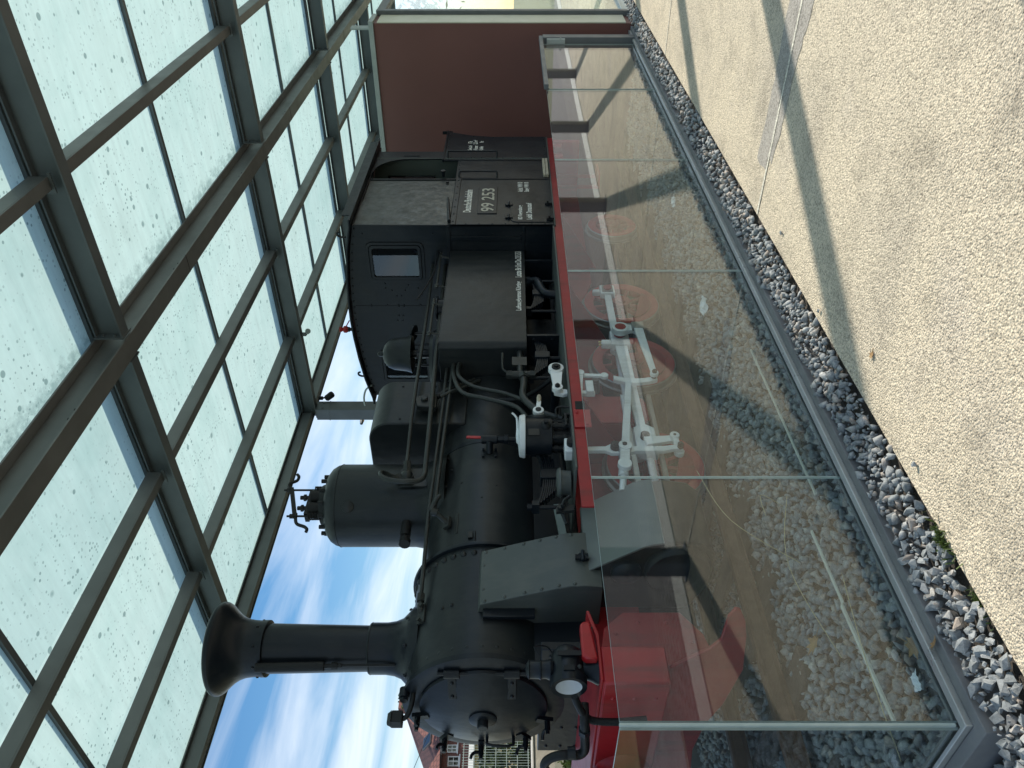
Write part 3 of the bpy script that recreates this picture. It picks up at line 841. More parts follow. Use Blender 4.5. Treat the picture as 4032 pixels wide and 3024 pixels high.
def gpane_x(x, y0, y1, z0, z1):
    t = 0.006
    m = MB()
    m.add([(x - t, y0, z0), (x - t, y1, z0), (x - t, y1, z1), (x - t, y0, z1)], [(3, 2, 1, 0)], 0)
    m.add([(x + t, y0, z0), (x + t, y1, z0), (x + t, y1, z1), (x + t, y0, z1)], [(0, 1, 2, 3)], 0)
    for a in ((y0, z0, y0, z1), (y1, z0, y1, z1), (y0, z1, y1, z1)):
        m.add([(x - t, a[0], a[1]), (x + t, a[0], a[1]), (x + t, a[2], a[3]), (x - t, a[2], a[3])], [(0, 1, 2, 3)], 1)
    return m
def build_pane(m, name='glass_pane', parent=gb_):
    """built without recomputing normals, so both faces keep pointing outwards"""
    off = ORIGIN[parent]
    me = bpy.data.meshes.new(name)
    me.from_pydata([(v[0] - off.x, v[1] - off.y, v[2] - off.z) for v in m.v], [], m.f)
    me.materials.append(MT['glass']); me.materials.append(MT['edge'])
    me.polygons.foreach_set('material_index', m.m)
    o = bpy.data.objects.new(name, me); COL.objects.link(o); o.parent = parent
    ORIGIN[o] = off.copy()
    return o
joints = [GXs + 0.014, 2.70, 4.745, 6.79, GXe]
for a, b in zip(joints[:-1], joints[1:]):
    build_pane(gpane_y(a + 0.0035, b - 0.0035, GP, 0.09, 1.312))
    build_pane(gpane_y(a + 0.006, b - 0.006, GF, 0.09, 1.312))
for a, b in ((GP + 0.010, 4.08), (4.08, 5.52), (5.52, GF - 0.012)):
    build_pane(gpane_x(GXs, a + 0.006, b - 0.006, 0.09, 1.312))
# pale silicone at the corner and slim seals at the joints
MB().box(GXs - 0.003, GXs + 0.010, GP - 0.009, GP + 0.004, 0.105, 1.315).build('corner_seal', 'edge', gb_, 0.003)
for x in joints[1:-1]:
    MB().box(x - 0.003, x + 0.003, GP - 0.0055, GP + 0.0055, 0.11, 1.312).build('joint_seal', 'edge', gb_)
# base: kerb plate, glazing channel
for y, s in ((GY, -1), (GF, 1)):
    k = MB()
    k.box(GXs - 0.08, 11.32, min(y + s * 0.082, y + s * 0.03), max(y + s * 0.082, y + s * 0.03), -0.05, 0.078)
    k.build('kerb_plate', 'kerb', gb_, 0.004)
    MB().box(GXs - 0.028, 11.32, min(y + s * 0.028, y - s * 0.012), max(y + s * 0.028, y - s * 0.012), -0.05, 0.102).build('glazing_rail', 'rail', gb_, 0.003)
    MB().box(GXs + 0.03, 11.32, min(y - s * 0.055, y - s * 0.038), max(y - s * 0.055, y - s * 0.038), -0.05, 0.098).build('glazing_rail', 'kerb', gb_, 0.003)
MB().box(GXs - 0.0845, GXs - 0.03, GY - 0.0815, GF + 0.0815, -0.05, 0.0785).build('kerb_plate', 'kerb', gb_, 0.004)
MB().box(GXs - 0.0285, GXs - 0.012, GY - 0.0275, GF + 0.0275, -0.05, 0.1025).build('glazing_rail', 'rail', gb_, 0.003)
MB().box(GXs + 0.012, GXs + 0.03, GY + 0.058, GF - 0.058, -0.05, 0.0985).build('glazing_rail', 'kerb', gb_, 0.003)

# glass gate at the far end of the near side
gate = thing('glass_gate', (8.85, GY, 0), 'framed glass gate beside the maroon end wall', 'gate')
build_pane(gpane_y(8.87, 10.80, GP, 0.09, 1.285), 'gate_pane', gate)
MB().box(8.86, 11.02, GY - 0.03, GY + 0.03, 1.29, 1.34).build('top_rail', 'steel', gate, 0.003)
MB().box(10.86, 11.02, GY - 0.045, GY + 0.045, 0.0, 1.29).build('gate_post', 'steel', gate, 0.003)
hg = MB().box(10.80, 10.852, GY - 0.035, GY + 0.035, 1.0, 1.24)
hg.cyl((10.80, GY - 0.037, 1.06), (10.80, GY - 0.055, 1.06), 0.01, None, 8).build('hinge', 'coping', gate, 0.002)

# ================================================================== END WALL and SHOWCASE
WX = 11.36
wall = thing('end_wall', (WX + 0.2, 5.0, 0), 'tall maroon end wall behind the bunker', 'wall')
MB().box(WX, WX + 0.42, 2.53, 9.4, -0.05, 3.60).build('wall_panel', 'maroon', wall, 0.003)
MB().box(WX - 0.03, WX + 0.44, 2.50, 9.4, 3.603, 3.67).build('coping', 'coping', wall, 0.004)
MB().box(WX - 0.004, WX + 0.42, 2.512, 2.528, 0.14, 3.55).build('cream_side', 'creamwall', wall)
sc = thing('showcase', (12.0, 2.5, 0), 'dark framed glass showcase joining the maroon wall at the right', 'showcase')
MB().box(11.80, 11.90, 2.46, 2.56, 0.0, 3.62).build('post', 'steel', sc, 0.003)
for x in (14.0, 16.1):
    MB().box(x, x + 0.08, 2.46, 2.56, 0.0, 3.62).build('post', 'steel', sc, 0.003)
MB().box(11.902, 34, 2.462, 2.558, 3.50, 3.618).build('top_rail', 'steel', sc, 0.003)
MB().box(11.902, 34, 2.462, 2.558, 0.0, 0.14).build('bottom_rail', 'coping', sc, 0.003)
for a, b in ((11.905, 13.995), (14.085, 16.095), (16.185, 34)):
    build_pane(gpane_y(a, b, 2.51, 0.142, 3.498), 'glass_pane', sc)
MB().box(11.9, 34, 4.6, 4.7, -0.05, 3.62).build('back_panel', 'creamwall', sc)
for i, (x, z0, z1) in enumerate(((12.3, 0.9, 2.2), (13.2, 0.9, 2.2), (14.6, 0.9, 2.2))):
    MB().box(x, x + 0.7, 4.56, 4.598, z0, z1).build('notice_panel', 'trim' if i != 1 else 'greyp', sc)
MB().box(11.9, 34, 2.57, 4.6, -0.05, 0.03).build('floor_panel', 'creamwall', sc)
br = thing('wall_bracket', (11.5, 2.7, 3.67), 'small pale clear bracket on top of the maroon wall', 'bracket')
MB().box(11.46, 11.64, 2.62, 2.64, 3.68, 3.95).build('plate', 'coping', br)
MB().box(11.44, 11.66, 2.58, 2.68, 3.671, 3.683).build('foot', 'coping', br)

# ================================================================== TRACK
track = thing('railway_track', (6, 4.8, 0), 'rusty metre gauge track with wooden sleepers under the locomotive', 'track')
RZ = 0.172
for yc in (4.285, 5.315):
    m = MB()
    m.prism([(yc - 0.045, 0.055), (yc + 0.045, 0.055), (yc + 0.045, 0.065), (yc + 0.008, 0.075), (yc + 0.008, 0.142), (yc + 0.027, 0.15),
             (yc + 0.027, RZ), (yc - 0.027, RZ), (yc - 0.027, 0.15), (yc - 0.008, 0.142), (yc - 0.008, 0.075), (yc - 0.045, 0.065)], 'x', 1.5, 11.3)
    m.build('rail', 'rust', track, 0.002)
x = 1.75
while x < 11.2:
    w = random.uniform(0.2, 0.235)
    y0 = 3.93 + random.uniform(-0.03, 0.03)
    m = MB().box(x, x + w, y0, 5.67, -0.06, 0.052 + random.uniform(-0.004, 0.002))
    m.build('sleeper', 'sleeper', track, 0.008)
    x += 0.66

# ================================================================== LOCOMOTIVE
YC, ZC = 4.80, 1.89
loco = thing('steam_locomotive', (6.2, YC, RZ), 'black narrow gauge steam locomotive with red frame and white rods', 'locomotive')

# --- smokebox and boiler
RS = 0.525
m = MB().lathe([(RS - 0.03, -0.012), (RS, 0.0), (RS, 0.87)], (2.78, YC, ZC), (1, 0, 0), 72)
smokebox = m.build('smokebox', 'boilerb', loco, 0.0)
m = MB()
for k in range(42):       # rivet ring at the rear of the smokebox
    t = 2 * math.pi * k / 42
    d = Vector((0, math.cos(t), math.sin(t)))
    m.dome(Vector((3.585, YC, ZC)) + d * (RS - 0.001), 0.024, d, 0.75, 12)
for k in range(34):
    t = 2 * math.pi * k / 34
    d = Vector((0, math.cos(t), math.sin(t)))
    m.dome(Vector((2.83, YC, ZC)) + d * (RS - 0.001), 0.013, d, 0.25, 8)
for (xx, tt) in ((3.17, 0.42), (3.17, 0.56)):
    d = Vector((0, -math.cos(tt), math.sin(tt)))
    m.dome(Vector((xx, YC, ZC)) + d * RS, 0.014, d, 0.9, 8)
m.build('rivets', 'boilerb', smokebox)
MB().lathe([(0.50, 0.0), (0.552, 0.004), (0.556, 0.02), (0.552, 0.036), (0.50, 0.04)], (3.635, YC, ZC), (1, 0, 0), 72, cap=False).build('angle_ring', 'black', smokebox)
MB().lathe([(RS - 0.02, 0), (RS + 0.012, -0.004), (RS + 0.012, -0.04), (RS - 0.03, -0.05), (0.41, -0.05), (0.41, 0.0)], (2.78, YC, ZC), (1, 0, 0), 72, cap=False).build('front_ring', 'black', smokebox)
RB = 0.495
boiler = MB().lathe([(RB, 0.88), (RB, 4.70)], (2.78, YC, ZC), (1, 0, 0), 72).build('boiler', 'boilerb', loco)
for xb in (4.78, 6.35):
    MB().lathe([(RB, 0), (RB + 0.004, 0.001), (RB + 0.004, 0.045), (RB, 0.046)], (xb, YC, ZC), (1, 0, 0), 72, cap=False).build('boiler_band', 'black', boiler)
MB().box(6.55, 7.48, YC - 0.55, YC + 0.55, 1.28, 2.0).build('firebox', 'blackm', loco, 0.02)
MB().box(3.60, 7.45, 4.46, 5.14, 1.20, 1.56).build('gap_blocker', 'blackm', loco)  # dark box added to block the bright gaps under the boiler
MB().box(4.98, 7.35, 4.50, 5.10, 0.44, 0.84).build('ash_pan_dark_box', 'blackm', loco, 0.01)  # ash pan shape, added to darken the gaps behind the wheels
MB().box(3.05, 3.80, 4.45, 5.15, 0.45, 1.18).build('cylinder_dark_block', 'blackm', loco, 0.01)  # dark block added to keep light out from between the frames
# saddle under the smokebox
sd = MB().prism([(YC - 0.42, 1.20), (YC + 0.42, 1.20), (YC + 0.40, 1.62), (YC - 0.40, 1.62)], 'x', 2.80, 3.55)
sd.box(2.74, 2.80, YC - 0.62, YC + 0.62, 1.20, 1.52)
saddle = sd.build('saddle', 'black', loco, 0.006)
m = MB()
for z in (1.26, 1.36, 1.46):
    for y in (-0.55, -0.3, 0.3, 0.55):
        m.dome((2.739, YC + y, z), 0.012, (-1, 0, 0), 0.7, 8)
m.build('rivets', 'black', saddle)

# --- smokebox door
DX = 2.735
door = MB().lathe([(0.415, 0.0), (0.425, -0.012), (0.42, -0.03), (0.33, -0.062), (0.2, -0.088), (0.09, -0.098), (0.0, -0.1)], (DX, YC, ZC), (1, 0, 0), 64).build('smokebox_door', 'black', loco)
MB().lathe([(0.092, -0.09), (0.092, -0.108), (0.08, -0.114), (0.036, -0.118), (0.036, -0.16), (0.03, -0.166), (0.0, -0.166)], (DX, YC, ZC), (1, 0, 0), 32).build('door_boss', 'black', door)
for zz in (0.19, -0.19):       # hinge straps on the near side
    m = MB()
    m.cyl((DX - 0.02, YC - 0.40, ZC + zz - 0.05), (DX - 0.02, YC - 0.40, ZC + zz + 0.05), 0.032, None, 16)
    m.bar((DX - 0.03, YC - 0.39, ZC + zz), (DX - 0.072, YC - 0.20, ZC + zz), 0.016, 0.055, (1, 0, 0))
    for yy, xx in ((0.34, 0.05), (0.23, 0.074)):
        m.dome((DX - xx, YC - yy, ZC + zz), 0.013, (-1, 0, 0), 0.8, 8)
    m.build('hinge_strap', 'black', door, 0.003)
MB().cyl((DX - 0.02, YC - 0.40, ZC - 0.28), (DX - 0.02, YC - 0.40, ZC + 0.28), 0.014, None, 12).build('hinge_pin', 'black', door)
for k, a in enumerate((82, 38, 3, -40, -75)):      # perimeter clamps
    t = R(a)
    c = Vector((DX - 0.045, YC + 0.425 * math.cos(t), ZC + 0.425 * math.sin(t)))
    d = Vector((0, math.cos(t), math.sin(t)))
    e = Vector((0, -math.sin(t), math.cos(t)))
    m = MB()
    m.bar(c + d * 0.05, c - d * 0.06, 0.045, 0.028, e)
    m.cyl(c + d * 0.015, c + d * 0.015 + Vector((-0.075, 0, 0)), 0.021, None, 6)
    m.cyl(c + d * 0.015 + Vector((-0.06, 0, 0)), c + d * 0.015 + Vector((-0.10, 0, 0)), 0.014, None, 10)
    m.tube([c + d * 0.015 + Vector((-0.055, 0, 0)), c + e * 0.035 + Vector((-0.06, 0, 0)), c + e * 0.06 + Vector((-0.075, 0, 0)), c + e * 0.07 + Vector((-0.105, 0, 0))], 0.011, 8, 3)
    m.build('door_clamp', 'black', door)
MB().tube([(DX - 0.05, YC + 0.30, ZC - 0.02), (DX - 0.11, YC + 0.30, ZC - 0.02), (DX - 0.12, YC + 0.305, ZC - 0.06), (DX - 0.12, YC + 0.31, ZC - 0.16), (DX - 0.11, YC + 0.31, ZC - 0.20), (DX - 0.05, YC + 0.31, ZC - 0.20)], 0.011, 8).build('door_handle', 'black', door)
# lamp iron on top of the front ring
m = MB().tube([(2.74, 4.66, 2.345), (2.70, 4.67, 2.345), (2.64, 4.70, 2.36), (2.61, 4.73, 2.385), (2.605, 4.74, 2.41)], 0.017, 10, 3)
m.box(2.565, 2.645, 4.705, 4.785, 2.405, 2.475)
m.prism([(4.69, 2.475), (4.80, 2.475), (4.775, 2.49), (4.76, 2.505), (4.735, 2.505), (4.715, 2.49)], 'x', 2.57, 2.64)
m.build('lamp_iron', 'blackm', loco, 0.004)
m = MB().cyl((2.70, 4.66, 2.40), (2.765, 4.66, 2.40), 0.035, None, 14).cyl((2.68, 4.66, 2.40), (2.70, 4.66, 2.40), 0.028, None, 6)
m.build('top_clamp', 'black', loco)

# --- chimney
CHX = 3.158
m = MB().lathe([(0.168, 2.66), (0.178, 2.69), (0.172, 2.70)], (CHX, YC, 0), (0, 0, 1), 48, cap=False)
m.lathe([(0.30, 2.34), (0.285, 2.395), (0.245, 2.43), (0.205, 2.47), (0.185, 2.52), (0.176, 2.58), (0.176, 2.69)], (CHX, YC, 0), (0, 0, 1), 48, cap=False)
m.lathe([(0.155, 2.66), (0.172, 3.50)], (CHX, YC, 0), (0, 0, 1), 48, cap=False)
chim = m.build('chimney', 'black', loco)
m = MB().lathe([(0.172, 3.44), (0.188, 3.445), (0.19, 3.49), (0.193, 3.53), (0.199, 3.565), (0.213, 3.605), (0.238, 3.645), (0.272, 3.682), (0.302, 3.712), (0.316, 3.735),
                (0.318, 3.752), (0.311, 3.768), (0.294, 3.778), (0.27, 3.776), (0.24, 3.755), (0.205, 3.71), (0.185, 3.66), (0.15, 3.6), (0.14, 3.3), (0.0, 3.3)], (CHX, YC, 0), (0, 0, 1), 56, cap=False)
cap = m.build('chimney_cap', 'black', chim)
MB().lathe([(0.172, 3.415), (0.193, 3.42), (0.193, 3.452), (0.172, 3.455)], (CHX, YC, 0), (0, 0, 1), 48, cap=False).build('cap_collar', 'black', chim)
m = MB()
for k in range(8):
    t = 2 * math.pi * (k + 0.35) / 8
    d = Vector((math.cos(t), math.sin(t), 0))
    m.dome(Vector((CHX, YC, 3.475)) + d * 0.188, 0.012, d, 0.8, 8)
    m.dome(Vector((CHX, YC, 2.425)) + d * 0.262, 0.015, (d + Vector((0, 0, 0.7))), 0.8, 6)
m.build('bolts', 'black', chim)
m = MB().cyl((CHX - 0.19, YC - 0.08, 2.98), (CHX - 0.205, YC - 0.085, 3.44), 0.032, None, 16)
m.cyl((CHX - 0.185, YC - 0.08, 2.86), (CHX - 0.19, YC - 0.08, 2.99), 0.016, None, 8).cyl((CHX - 0.186, YC - 0.08, 2.89), (CHX - 0.187, YC - 0.08, 2.93), 0.024, None, 6)
m.cyl((CHX - 0.18, YC - 0.08, 2.50), (CHX - 0.185, YC - 0.08, 2.88), 0.010, None, 8)
m.build('blower_pipe', 'blackm', chim)

# --- steam dome with safety valves
DMX, DMR = 4.53, 0.346
m = MB().lathe([(0.44, 2.24), (0.425, 2.29), (0.39, 2.35), (0.36, 2.42), (DMR, 2.50), (DMR, 3.13), (DMR - 0.01, 3.165), (DMR - 0.035, 3.205), (DMR - 0.075, 3.235), (DMR - 0.13, 3.25), (0.0, 3.255)], (DMX, YC, 0), (0, 0, 1), 64, cap=False)
dome_ = m.build('steam_dome', 'boilerb', loco)
MB().lathe([(DMR + 0.0005, 3.128), (DMR + 0.003, 3.13), (DMR + 0.0005, 3.132)], (DMX, YC, 0), (0, 0, 1), 64, cap=False).build('seam', 'blackm', dome_)
m = MB()
for k in range(14):
    t = 2 * math.pi * k / 14
    p = Vector((DMX + 0.24 * math.cos(t), YC + 0.24 * math.sin(t), 3.243))
    m.cyl(p, p + Vector((0, 0, 0.045)), 0.018, None, 6)
m.build('dome_nuts', 'blackm', dome_)
m = MB()
m.cyl((DMX, YC, 3.25), (DMX, YC, 3.30), 0.19, 0.17, 24)
m.cyl((DMX - 0.07, YC - 0.03, 3.29), (DMX - 0.07, YC - 0.03, 3.40), 0.05, 0.06, 16)
m.cyl((DMX + 0.06, YC - 0.03, 3.29), (DMX + 0.06, YC - 0.03, 3.40), 0.055, 0.065, 16)
m.box(DMX - 0.14, DMX + 0.14, YC - 0.05, YC + 0.05, 3.395, 3.43)
for sx in (-0.06, 0.06):
    m.cyl((DMX + sx, YC - 0.03, 3.43), (DMX + sx, YC - 0.03, 3.50), 0.018, None, 8)
    m.cyl((DMX + sx, YC - 0.03, 3.45), (DMX + sx, YC - 0.03, 3.47), 0.03, None, 6)
m.build('safety_valve', 'blackm', dome_)
for sx in (-0.15, 0.15):      # coil springs and their spindles
    m = MB()
    pts = [(DMX + sx + 0.03 * math.cos(a), YC - 0.03 + 0.03 * math.sin(a), 3.29 + 0.10 * a / (2 * math.pi * 8)) for a in np.linspace(0, 2 * math.pi * 8, 8 * 10)]
    m.tube(pts, 0.0055, 5)
    top = 3.66 if sx > 0 else 3.57
    m.cyl((DMX + sx, YC - 0.03, 3.27), (DMX + sx, YC - 0.03, top), 0.009, None, 8)
    m.cyl((DMX + sx, YC - 0.03, top - 0.06), (DMX + sx, YC - 0.03, top - 0.025), 0.02, None, 6)
    m.build('valve_spring', 'blackm', dome_)
m = MB()
m.tube([(DMX - 0.33, YC - 0.04, 3.37), (DMX - 0.30, YC - 0.04, 3.37), (DMX - 0.265, YC - 0.03, 3.40), (DMX - 0.24, YC - 0.03, 3.46), (DMX - 0.20, YC - 0.03, 3.485), (DMX - 0.12, YC - 0.03, 3.50)], 0.014, 8, 3)
m.tube([(DMX + 0.33, YC - 0.04, 3.585), (DMX + 0.30, YC - 0.04, 3.565), (DMX + 0.265, YC - 0.03, 3.575), (DMX + 0.235, YC - 0.03, 3.62), (DMX + 0.20, YC - 0.03, 3.63), (DMX + 0.12, YC - 0.03, 3.59)], 0.014, 8, 3)
m.bar((DMX - 0.16, YC - 0.03, 3.50), (DMX + 0.17, YC - 0.03, 3.60), 0.03, 0.035)
m.build('valve_levers', 'blackm', dome_)
m = MB().cyl((DMX - 0.30, YC - 0.12, 2.55), (DMX - 0.46, YC - 0.13, 2.545), 0.042, None, 16).cyl((DMX - 0.46, YC - 0.13, 2.545), (DMX - 0.50, YC - 0.135, 2.54), 0.035, None, 6).cyl((DMX - 0.50, YC - 0.135, 2.54), (DMX - 0.545, YC - 0.14, 2.54), 0.045, None, 16)
m.build('dome_plug', 'blackm', dome_)
m = MB().lathe([(0.05, 0.0), (0.048, 0.006), (0.03, 0.012), (0.0, 0.014)], (DMX - 0.245, YC - 0.245, 3.02), (-0.707, -0.707, 0), 20, cap=False)
m.build('blank_cap', 'boilerb', dome_)
m = MB()
for k in range(16):
    t = 2 * math.pi * k / 16
    d = Vector((math.cos(t), math.sin(t), 0))
    zz = ZC + math.sqrt(max(0.0, 0.505 ** 2 - (0.405 * math.sin(t)) ** 2))
    m.dome((DMX + 0.415 * math.cos(t), YC + 0.415 * math.sin(t), zz), 0.012, (0, math.sin(t) * 0.8, 1), 0.8, 8)
m.build('base_rivets', 'blackm', dome_)

# --- sand box
hw = 0.46
prof = []
for k in range(9):
    a = math.pi - k * (math.pi / 2) / 8
    prof.append((YC - hw + 0.2 + 0.2 * math.cos(a), 2.76 + 0.2 * math.sin(a)))
for k in range(9):
    a = math.pi / 2 - k * (math.pi / 2) / 8
    prof.append((YC + hw - 0.2 + 0.2 * math.cos(a), 2.76 + 0.2 * math.sin(a)))
prof += [(YC + hw, 2.10), (YC - hw, 2.10)]
sand = MB().prism(prof, 'x', 5.06, 5.66).build('sand_box', 'boilerb', loco, 0.012)
m = MB()
for (x_, z_) in ((5.12, 2.68), (5.4, 2.55), (5.12, 2.4), (5.58, 2.4), (5.58, 2.7)):
    m.dome((x_, YC - hw - 0.0, z_), 0.011, (0, -1, 0), 0.8, 8)
m.build('bolts', 'black', sand)
m = MB().prism([(5.16, 2.36), (5.34, 2.36), (5.38, 2.42), (5.30, 2.56), (5.18, 2.53)], 'y', YC - hw - 0.10, YC - hw - 0.045)
m.cyl((5.27, YC - hw - 0.10, 2.47), (5.27, YC - hw - 0.125, 2.47), 0.032, None, 16)
m.cyl((5.27, YC - hw - 0.05, 2.45), (5.27, YC - hw + 0.02, 2.45), 0.06, None, 12)
m.cyl((5.33, YC - hw - 0.08, 2.37), (5.37, YC - hw - 0.08, 2.31), 0.03, None, 6)
m.build('sand_valve', 'boilerb', sand, 0.008)

# --- bell on its base in front of the cab
BX, BY = 6.25, 4.45
m = MB().lathe([(0.0, 2.985), (0.04, 2.984), (0.09, 2.965), (0.135, 2.925), (0.158, 2.87), (0.166, 2.80), (0.172, 2.75), (0.186, 2.705), (0.19, 2.69), (0.18, 2.69), (0.15, 2.80), (0.10, 2.93), (0.0, 2.96)], (BX, BY, 0), (0, 0, 1), 40, cap=False)
m.cyl((BX, BY, 2.98), (BX, BY, 3.02), 0.03, 0.026, 12).dome((BX, BY, 3.02), 0.024, (0, 0, 1), 0.9, 12)
m.build('bell', 'boilerb', loco)
m = MB().cyl((BX, BY, 2.50), (BX, BY, 2.72), 0.04, None, 14).box(BX - 0.12, BX + 0.12, BY - 0.03, BY + 0.03, 2.60, 2.64)
for k in range(3):
    t = 2 * math.pi * k / 3 + 0.5
    m.cyl((BX + 0.12 * math.cos(t), BY + 0.12 * math.sin(t), 2.50), (BX + 0.12 * math.cos(t), BY + 0.12 * math.sin(t), 2.66), 0.014, None, 8)
m.cyl((BX + 0.25, BY - 0.08, 2.69), (BX + 0.255, BY - 0.08, 2.705), 0.085, None, 24).cyl((BX + 0.25, BY - 0.08, 2.55), (BX + 0.25, BY - 0.08, 2.69), 0.015, None, 8)
m.build('bell_stand', 'black', loco)
MB().lathe([(0.30, 2.28), (0.30, 2.42), (0.295, 2.47), (0.26, 2.505), (0.0, 2.515)], (BX, YC - 0.28, 0), (0, 0, 1), 40, cap=False).build('turret', 'black', loco)

# --- steam pipe casing down to the cylinder
pr = [(4.30, 1.93), (4.20, 1.91), (4.10, 1.62), (4.035, 1.42), (4.01, 1.33), (4.005, 1.22), (4.02, 1.12), (4.50, 1.12), (4.50, 1.60)]
cas = MB().prism(pr, 'x', 3.085, 3.53).build('steam_pipe_casing', 'greyp', loco, 0.005)
m = MB()
edge = [(4.19, 1.88), (4.146, 1.75), (4.10, 1.62), (4.064, 1.51), (4.03, 1.40), (4.008, 1.30)]
for (y_, z_) in edge:
    for xx in (3.105, 3.51):
        m.dome((xx, y_, z_), 0.014, (0, -1, 0.25), 0.8, 8)
for xx in (3.2, 3.4):
    m.dome((xx, 4.195, 1.89), 0.011, (0, -1, 0.25), 0.8, 8)
m.build('rivets', 'greyp', cas)
MB().box(3.02, 3.084, 4.235, 4.27, 1.55, 1.89).build('casing_flange', 'black', cas, 0.004)

# --- cylinders
for side in (-1, 1):
    s_ = side
    def yy(v): return YC + s_ * (YC - v)
    q = [(yy(4.07), 1.205), (yy(4.04), 1.21), (yy(4.02), 1.20), (yy(3.785), 0.86), (yy(3.765), 0.80), (yy(3.74), 0.66), (yy(3.77), 0.50), (yy(3.86), 0.40), (yy(4.1), 0.37), (yy(4.42), 0.5), (yy(4.42), 1.205)]
    cyb = MB().prism(q, 'x', 3.22, 3.775).build('cylinder_casing', 'boilerb', loco, 0.012)
    lid = [(yy(4.09), 1.208), (yy(4.04), 1.219), (yy(4.013), 1.207), (yy(3.777), 0.865), (yy(3.757), 0.812), (yy(3.745), 0.74), (yy(3.758), 0.74), (yy(3.772), 0.803), (yy(3.79), 0.855), (yy(4.022), 1.196), (yy(4.04), 1.206), (yy(4.09), 1.196)]
    MB().prism(lid, 'x', 3.212, 3.783).build('chest_lid', 'greylit', cyb, 0.003)
    MB().lathe([(0.0, -0.10), (0.10, -0.095), (0.13, -0.07), (0.20, -0.06), (0.215, -0.04), (0.215, 0.0)], (3.22, yy(3.99), 0.63), (1, 0, 0), 32).build('cylinder_cover', 'black', cyb)
    MB().lathe([(0.0, -0.07), (0.07, -0.06), (0.10, -0.03), (0.10, 0.0)], (3.22, yy(4.02), 0.96), (1, 0, 0), 24).build('valve_cover', 'black', cyb)
    MB().cyl((3.775, yy(3.99), 0.63), (3.83, yy(3.99), 0.63), 0.12, 0.10, 24).build('rear_cover', 'greyp', cyb)
m = MB().cyl((3.30, 3.985, 1.20), (3.30, 3.985, 1.26), 0.026, None, 6).cyl((3.30, 3.985, 1.26), (3.30, 3.985, 1.285), 0.02, None, 12).cyl((3.26, 3.97, 1.235), (3.34, 3.97, 1.235), 0.014, None, 8)
m.build('oil_cup', 'black', loco)

# --- running board, red valance, frame
for bnd in ((3.80, 7.478, 3.652, 4.33, 1.252, 1.268), (7.482, 10.10, 3.652, 5.948, 1.235, 1.25), (3.80, 7.478, 5.27, 5.948, 1.252, 1.268)):
    MB().box(*bnd).build('running_board', 'greyp', loco, 0.002)
for bnd in ((3.45, 7.478, 3.665, 3.68, 1.165, 1.250), (7.482, 10.12, 3.672, 3.69, 1.165, 1.233), (3.45, 7.478, 5.92, 5.935, 1.165, 1.250), (7.482, 10.12, 5.91, 5.928, 1.165, 1.233)):
    MB().box(*bnd).build('valance', 'red', loco, 0.003)
for yy_ in (4.41, 5.16):
    m = MB().prism([(2.5, 0.80), (3.6, 0.86), (7.4, 0.86), (7.6, 0.80), (8.9, 0.80), (9.9, 0.80), (9.9, 1.20), (2.5, 1.20)], 'y', yy_, yy_ + 0.03)
    m.build('main_frame', 'red', loco, 0.003)
for xx in (2.9, 3.95, 5.3, 6.3, 7.6, 9.7):
    MB().box(xx, xx + 0.03, 4.445, 5.155, 0.84, 1.19).build('frame_stretcher', 'red', loco)
for xx in (4.62, 6.32, 7.9):
    MB().prism([(3.70, 1.16), (4.40, 1.16), (4.40, 0.72), (4.30, 0.78)], 'x', xx, xx + 0.018).build('board_bracket', 'red', loco)
# under-cab steps and rear beam
m = MB().box(10.06, 10.14, 3.70, 5.90, 0.80, 1.23)
m.build('rear_beam', 'redb', loco, 0.01)
m = MB().box(9.0, 9.35, 3.72, 3.90, 0.62, 0.645).box(9.0, 9.02, 3.86, 3.9, 0.645, 1.2).box(9.33, 9.35, 3.86, 3.9, 0.645, 1.2)
m.build('cab_step', 'red', loco)

# --- front beam, buffer and rail guard
m = MB().box(2.315, 2.55, 3.85, 5.75, 0.83, 1.20)
beam = m.build('front_beam', 'redb', loco, 0.012)
m = MB()
for y_ in (4.0, 4.25, 5.35, 5.6):
    for z_ in (0.90, 1.02, 1.14):
        m.dome((2.315, y_, z_), 0.013, (-1, 0, 0), 0.7, 8)
m.build('rivets', 'redb', beam)
m = MB().prism([(2.33, 1.20), (2.62, 1.20), (2.78, 1.245), (2.78, 1.262), (2.60, 1.22), (2.33, 1.215)], 'y', 3.84, 5.76)
m.build('front_platform', 'redb', loco, 0.004)
m = MB().prism([(2.44, 1.222), (2.44, 1.29), (2.455, 1.31), (2.66, 1.31), (2.68, 1.29), (2.68, 1.25)], 'y', 3.80, 3.86)
m.build('beam_bracket', 'redb', loco, 0.012)
m = MB().lathe([(0.17, 2.315), (0.15, 2.29), (0.10, 2.27), (0.085, 2.14), (0.10, 2.05), (0.19, 1.99), (0.20, 1.965), (0.19, 1.945), (0.0, 1.93)], (0, YC, 1.02), (1, 0, 0), 36, cap=False)
buf = m.build('centre_buffer', 'redb', loco)
MB().box(2.05, 2.30, YC - 0.05, YC + 0.05, 1.10, 1.22).build('coupling_guide', 'redb', buf, 0.01)
MB().tube([(2.25, YC, 0.93), (2.10, YC, 0.86), (2.06, YC - 0.03, 0.76), (2.10, YC, 0.66), (2.14, YC + 0.03, 0.76), (2.12, YC, 0.86)], 0.018, 8, 3).build('coupling_chain', 'blackm', buf)
